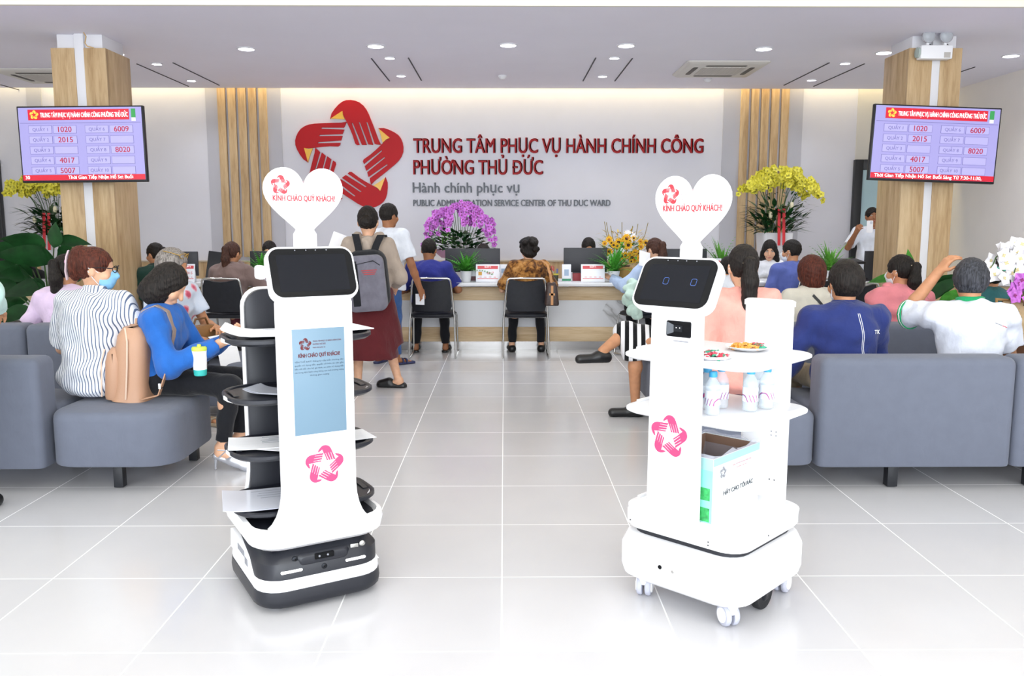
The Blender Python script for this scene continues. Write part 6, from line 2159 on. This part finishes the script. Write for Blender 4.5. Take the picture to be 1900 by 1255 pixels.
for dy in (-.146,):
    MB().tube([(.0, dy, .02), (.005, dy, .2), (.0, dy + .01, .34), (-.03, dy + .05, .405), (-.03, .05, .41)], .005, 6).build('zip_piping', BEI2, bpk)
    MB().tube([(-.05, dy + .02, .03), (-.055, dy + .02, .22), (-.05, dy + .05, .29)], .004, 6).build('zip_piping', BEI2, fpk)
MB().tube([(0, -.03, .41), (.0, -.02, .45), (0, .02, .45), (0, .03, .41)], .008, 8).build('carry_loop', BEI, bpk)
# straps: over her near shoulder and down to the bag
s1 = wl(p3_, p3_.S[1]) - o.location
rows = []
for du, dv, dw in ((-.15, .02, -.22), (-.13, .0, -.05), (-.07, 0, .05), (.0, .0, .078), (.06, .0, .045), (.09, .0, -.06), (.075, .0, -.15)):
    c = s1 + Vector((du, dv + .05, dw))
    rows.append([c + Vector((0, -.02, 0)), c + Vector((0, .02, 0))])
MB().grid(rows, .007).build('shoulder_strap', jk, o)
MB().grid([[(.08, y, .02), (.19, y - .03, .05), (.235, y - .03, .17)] for y in (-.15, -.118)], .006).build('lower_strap', BEI, o)
MB().box((.205, -.165, .10), (.012, .035, .03)).build('strap_buckle', CHROME, o)
# documents and bag on the lap of the grey haired woman
c = (p4_.Wr[0] + p4_.Wr[1]) / 2 + V3(0, .10, -.03)
o = thing('paper_sheets', 'white papers hanging from the hands of the grey-haired woman', 'paper', wl(p4_, c), -112)
MB().grid([[(x, .02 + .11 * u + .02 * math.sin(3 * u), .02 - .25 * u * u - .06 * u) for u in np.linspace(0, 1, 6)] for x in (-.10, -.03, .04, .11)], .002).build('sheet', PAPER, o)
o = thing('handbag', 'brown handbag on the lap of the grey-haired woman', 'bag', wl(p4_, (p4_.K[0] + p4_.K[1]) / 2 + V3(0, -.10, .075)), -112)
MB().loft([ring(rrect(.24, .12, .04), 0), ring(rrect(.26, .13, .05), .05), ring(rrect(.22, .08, .03), .10)]).build('bag_body', mat('bag_tan', '#8a6238', .5), o)
MB().tube([(-.08, 0, .09), (-.05, 0, .15), (.05, 0, .15), (.08, 0, .09)], .008).build('bag_handle', mat('bag_tan_handle', '#6b4826', .5), o)
# backpack of the standing woman
GRYB = cloth('backpack_grey', '#6d6b76', 260, .3, .14)
BLKB = cloth('backpack_black', '#1d1e23', 260, .3)
c = p9_.C - p9_.v * .19 - p9_.u * .16
o = thing('backpack', 'grey and black backpack worn by the woman in maroon culottes', 'bag', wl(p9_, c), 0)
RX = Matrix.Rotation(R(3), 3, 'X')


def slab(w, h, d, r, z0, y0, taper=.0):
    rings_ = []
    for y, i in ((y0 + d / 2, .0), (y0 - d * .2, .0), (y0 - d * .4, .02), (y0 - d / 2, .055)):
        rings_.append([(x * (1 - taper * max(0, (z + z0) / h)), y, z + z0) for x, z in rrect(w - 2 * i, h - 2 * i, max(r - i * .5, .02), 6)])
    return MB().loft(rings_)


slab(.34, .50, .15, .10, -.05, .02, .22).build('bag_body', BLKB, o, rot=(R(3), R(-4), 0))
fpn = slab(.32, .46, .07, .06, -.065, -.075, .12).build('front_panel', GRYB, o, rot=(R(3), R(-4), 0))
MB().box((-.085, -.108, -.06), (.055, .012, .37)).build('side_stripe', BLKB, fpn, bevel=.004)
MB().tube([(-.055, -.112, -.24), (-.055, -.113, .10), (.08, -.112, .12), (.13, -.105, .08)], .004, 6).build('pocket_seam', BLKB, fpn)
for k in range(3):
    MB().box((.04, -.112, .045 - .016 * k), (.13 - .02 * k, .004, .007)).build('red_print', mat('bag_print_red', '#a83a3e', .6), fpn)
for sg in (-1, 1):
    top = p9_.S[0 if sg < 0 else 1]
    bo = wl(p9_, c)
    pts = [(sg * .045, -.01, .13), (sg * .075, .045, .24), (sg * .105, .115, .325), (sg * .115, .20, .325), (sg * .12, .29, .25), (sg * .13, .32, .1), (sg * .13, .26, -.1), (sg * .14, .1, -.2)]
    MB().grid([[Vector(q_) + Vector((-.03, 0, 0)), Vector(q_) + Vector((.03, 0, 0))] for q_ in pts], .008 * sg).build('shoulder_strap', BLKB, o)
MB().lathe([(.03, 0), (.032, .02), (.032, .16), (.02, .18), (.016, .2)], 14).build('bottle_pocket', mat('bottle_dark_blue', '#27405e', .2), o, loc=(-.18, .02, -.26))
# sheet of paper in her left hand
o = thing('paper_sheet', 'white paper held up by the woman with the grey backpack', 'paper', wl(p9_, p9_.Wr[0] + V3(-.02, .10, .07)), 10)
MB().grid([[(x, .02 * math.sin(4 * x), z) for z in (-.1, 0, .12)] for x in np.linspace(-.1, .1, 5)], .0015).build('sheet', PAPER, o, rot=(R(-15), R(20), 0))
# folded white form in the hand of the man in white
o = thing('paper_form', 'small folded form in the hand of the man in the white T-shirt', 'paper', wl(p10_, p10_.Wr[1] + V3(-.02, .03, -.11)), -28)
MB().grid([[(x, .01 * math.sin(9 * x), z) for z in (-.06, 0, .05)] for x in (-.05, 0, .05)], .002).build('sheet', PAPER, o)
# brown shoulder bag of the woman in the brown blouse
hb = at(1023, 566, 8.86)
o = thing('shoulder_bag', 'dark brown shoulder bag with tan straps beside the brown blouse woman', 'bag', (hb.x, 8.86, hb.z))
MB().loft([ring(rrect(.14, .24, .03), 0), ring(rrect(.15, .25, .03), .02), ring(rrect(.11, .22, .03), .20), ring(rrect(.08, .20, .03), .235)]).build('bag_body', mat('bag_dark_brown', '#3a2a25', .45, noise=(.35, 60)), o, bevel=.004)
sh = wl(p12_, p12_.S[1] + V3(-.03, 0, .07)) - o.location
TAN = mat('strap_tan', '#c08a58', .5)
for dy, e in ((-.06, 0), (.06, .02)):
    P0 = [Vector((0, dy, .22)), Vector((-.02, dy * .8, .36)), Vector((sh.x * .5 + .03, dy * .6 - .06 * (dy < 0), sh.z * .62 + .05)), Vector((sh.x + .06, dy * .7, sh.z - .03)), Vector((sh.x, dy * .6, sh.z + .012))]
    MB().grid([[p_ + Vector((-.011, 0, 0)), p_ + Vector((.011, 0, 0))] for p_ in P0], .005).build('strap', TAN, o)
MB().box((0, -.1235, .11), (.025, .006, .2)).box((0, -.1235, .12), (.06, .006, .022)).build('tan_trim', TAN, o)
# mint jacket on the lap of the pale blue woman
g = Sdf()
for k in range(9):
    g.ell(V3(random.uniform(-.05, .05), random.uniform(-.08, .08), -.04 * k + .12), (.06 + .012 * math.sin(k * 2), .07, .05), .03)
o = tag(g.build('folded_jacket', cloth('jacket_pale_mint', '#c3dccf', st=.6), None, .009, .008, 40), 'crumpled pale mint jacket hanging in front of the pale blue shirt woman', 'jacket')
jp = at(1174, 548, 8.72)
o.location = (jp.x, 8.72, jp.z)
o = thing('paper_form', 'white form held up by the pale blue shirt woman', 'paper', at(1196, 482, 9.0), 20)
MB().grid([[(x, .01 * math.sin(9 * x), z) for z in (-.08, 0, .09)] for x in (-.07, 0, .07)], .002).build('sheet', PAPER, o, rot=(R(-20), R(12), 0))
# phone of the man by the door
c = (p24_.Wr[0] + p24_.Wr[1]) / 2 + V3(.0, .05, .075)
o = thing('phone', 'white phone held up by the man beside the dark door', 'phone', wl(p24_, c), 170)
MB().loft([[(x, -.004, z) for x, z in rrect(.075, .155, .012, 3)], [(x, .004, z) for x, z in rrect(.075, .155, .012, 3)]]).build('phone_case', WHITEPL, o)
MB().loft([[(x - .016, .004, z + .05) for x, z in rrect(.032, .034, .008, 3)], [(x - .016, .007, z + .05) for x, z in rrect(.032, .034, .008, 3)]]).build('camera_bump', PH, o)

# ---------------------------------------------------------------- details on garments, laid on the cloth
def on_cloth(ob, pts, lift=.002):
    """drop points of the person's frame onto a garment, coming from behind (-Y)"""
    from mathutils.bvhtree import BVHTree
    me = ob.data
    bv = BVHTree.FromPolygons([v_.co.copy() for v_ in me.vertices], [tuple(p_.vertices) for p_ in me.polygons])
    out = []
    for p_ in pts:
        hit, nrm, _, _ = bv.ray_cast(Vector((p_[0], -2, p_[2])), Vector((0, 1, 0)))
        out.append((hit + nrm * lift) if hit else Vector(p_))
    return out


n_ = p20_
for dx in (-.005, .005):
    pts = on_cloth(n_.top, [(dx + .02 + .03 * math.sin(k / 14 * 2.6), 0, n_.N[2] - .02 - k / 14 * .46) for k in range(15)], .001)
    MB().tube(pts, .0016, 5).build('white_piping', WHITEPL, n_.top)
pt = on_cloth(n_.top, [(.135, 0, n_.N[2] - .135)])[0]
for s_, dz in (('TK', 0),):
    text(s_, WHITEPL, n_.top, (pt.x - .02, pt.y - .012, pt.z), .022, .035, rot=(PI / 2, 0, R(16)), ext=.0005, bold=.02)
pt = on_cloth(p22_.top, [(.10, 0, p22_.N[2] - .10)])[0]
for k in range(5):
    MB().box((0, 0, 0), (.015, .001, .004)).build('printed_mark', GREYP if k < 3 else PINKR, p22_.top, loc=on_cloth(p22_.top, [(.07 + .018 * k, 0, p22_.N[2] - .085 - .006 * k)])[0], rot=(0, R(18), R(14)))
# crossbody strap of the beige shirt
pts = on_cloth(p19_.top, [(-.04 + .20 * k / 12, 0, p19_.N[2] - .02 - .24 * k / 12) for k in range(13)], .004)
MB().grid([[p_ + Vector((-.006, 0, -.008)), p_ + Vector((.006, 0, .008))] for p_ in pts], .003).build('crossbody_strap', BLACK, p19_.root)
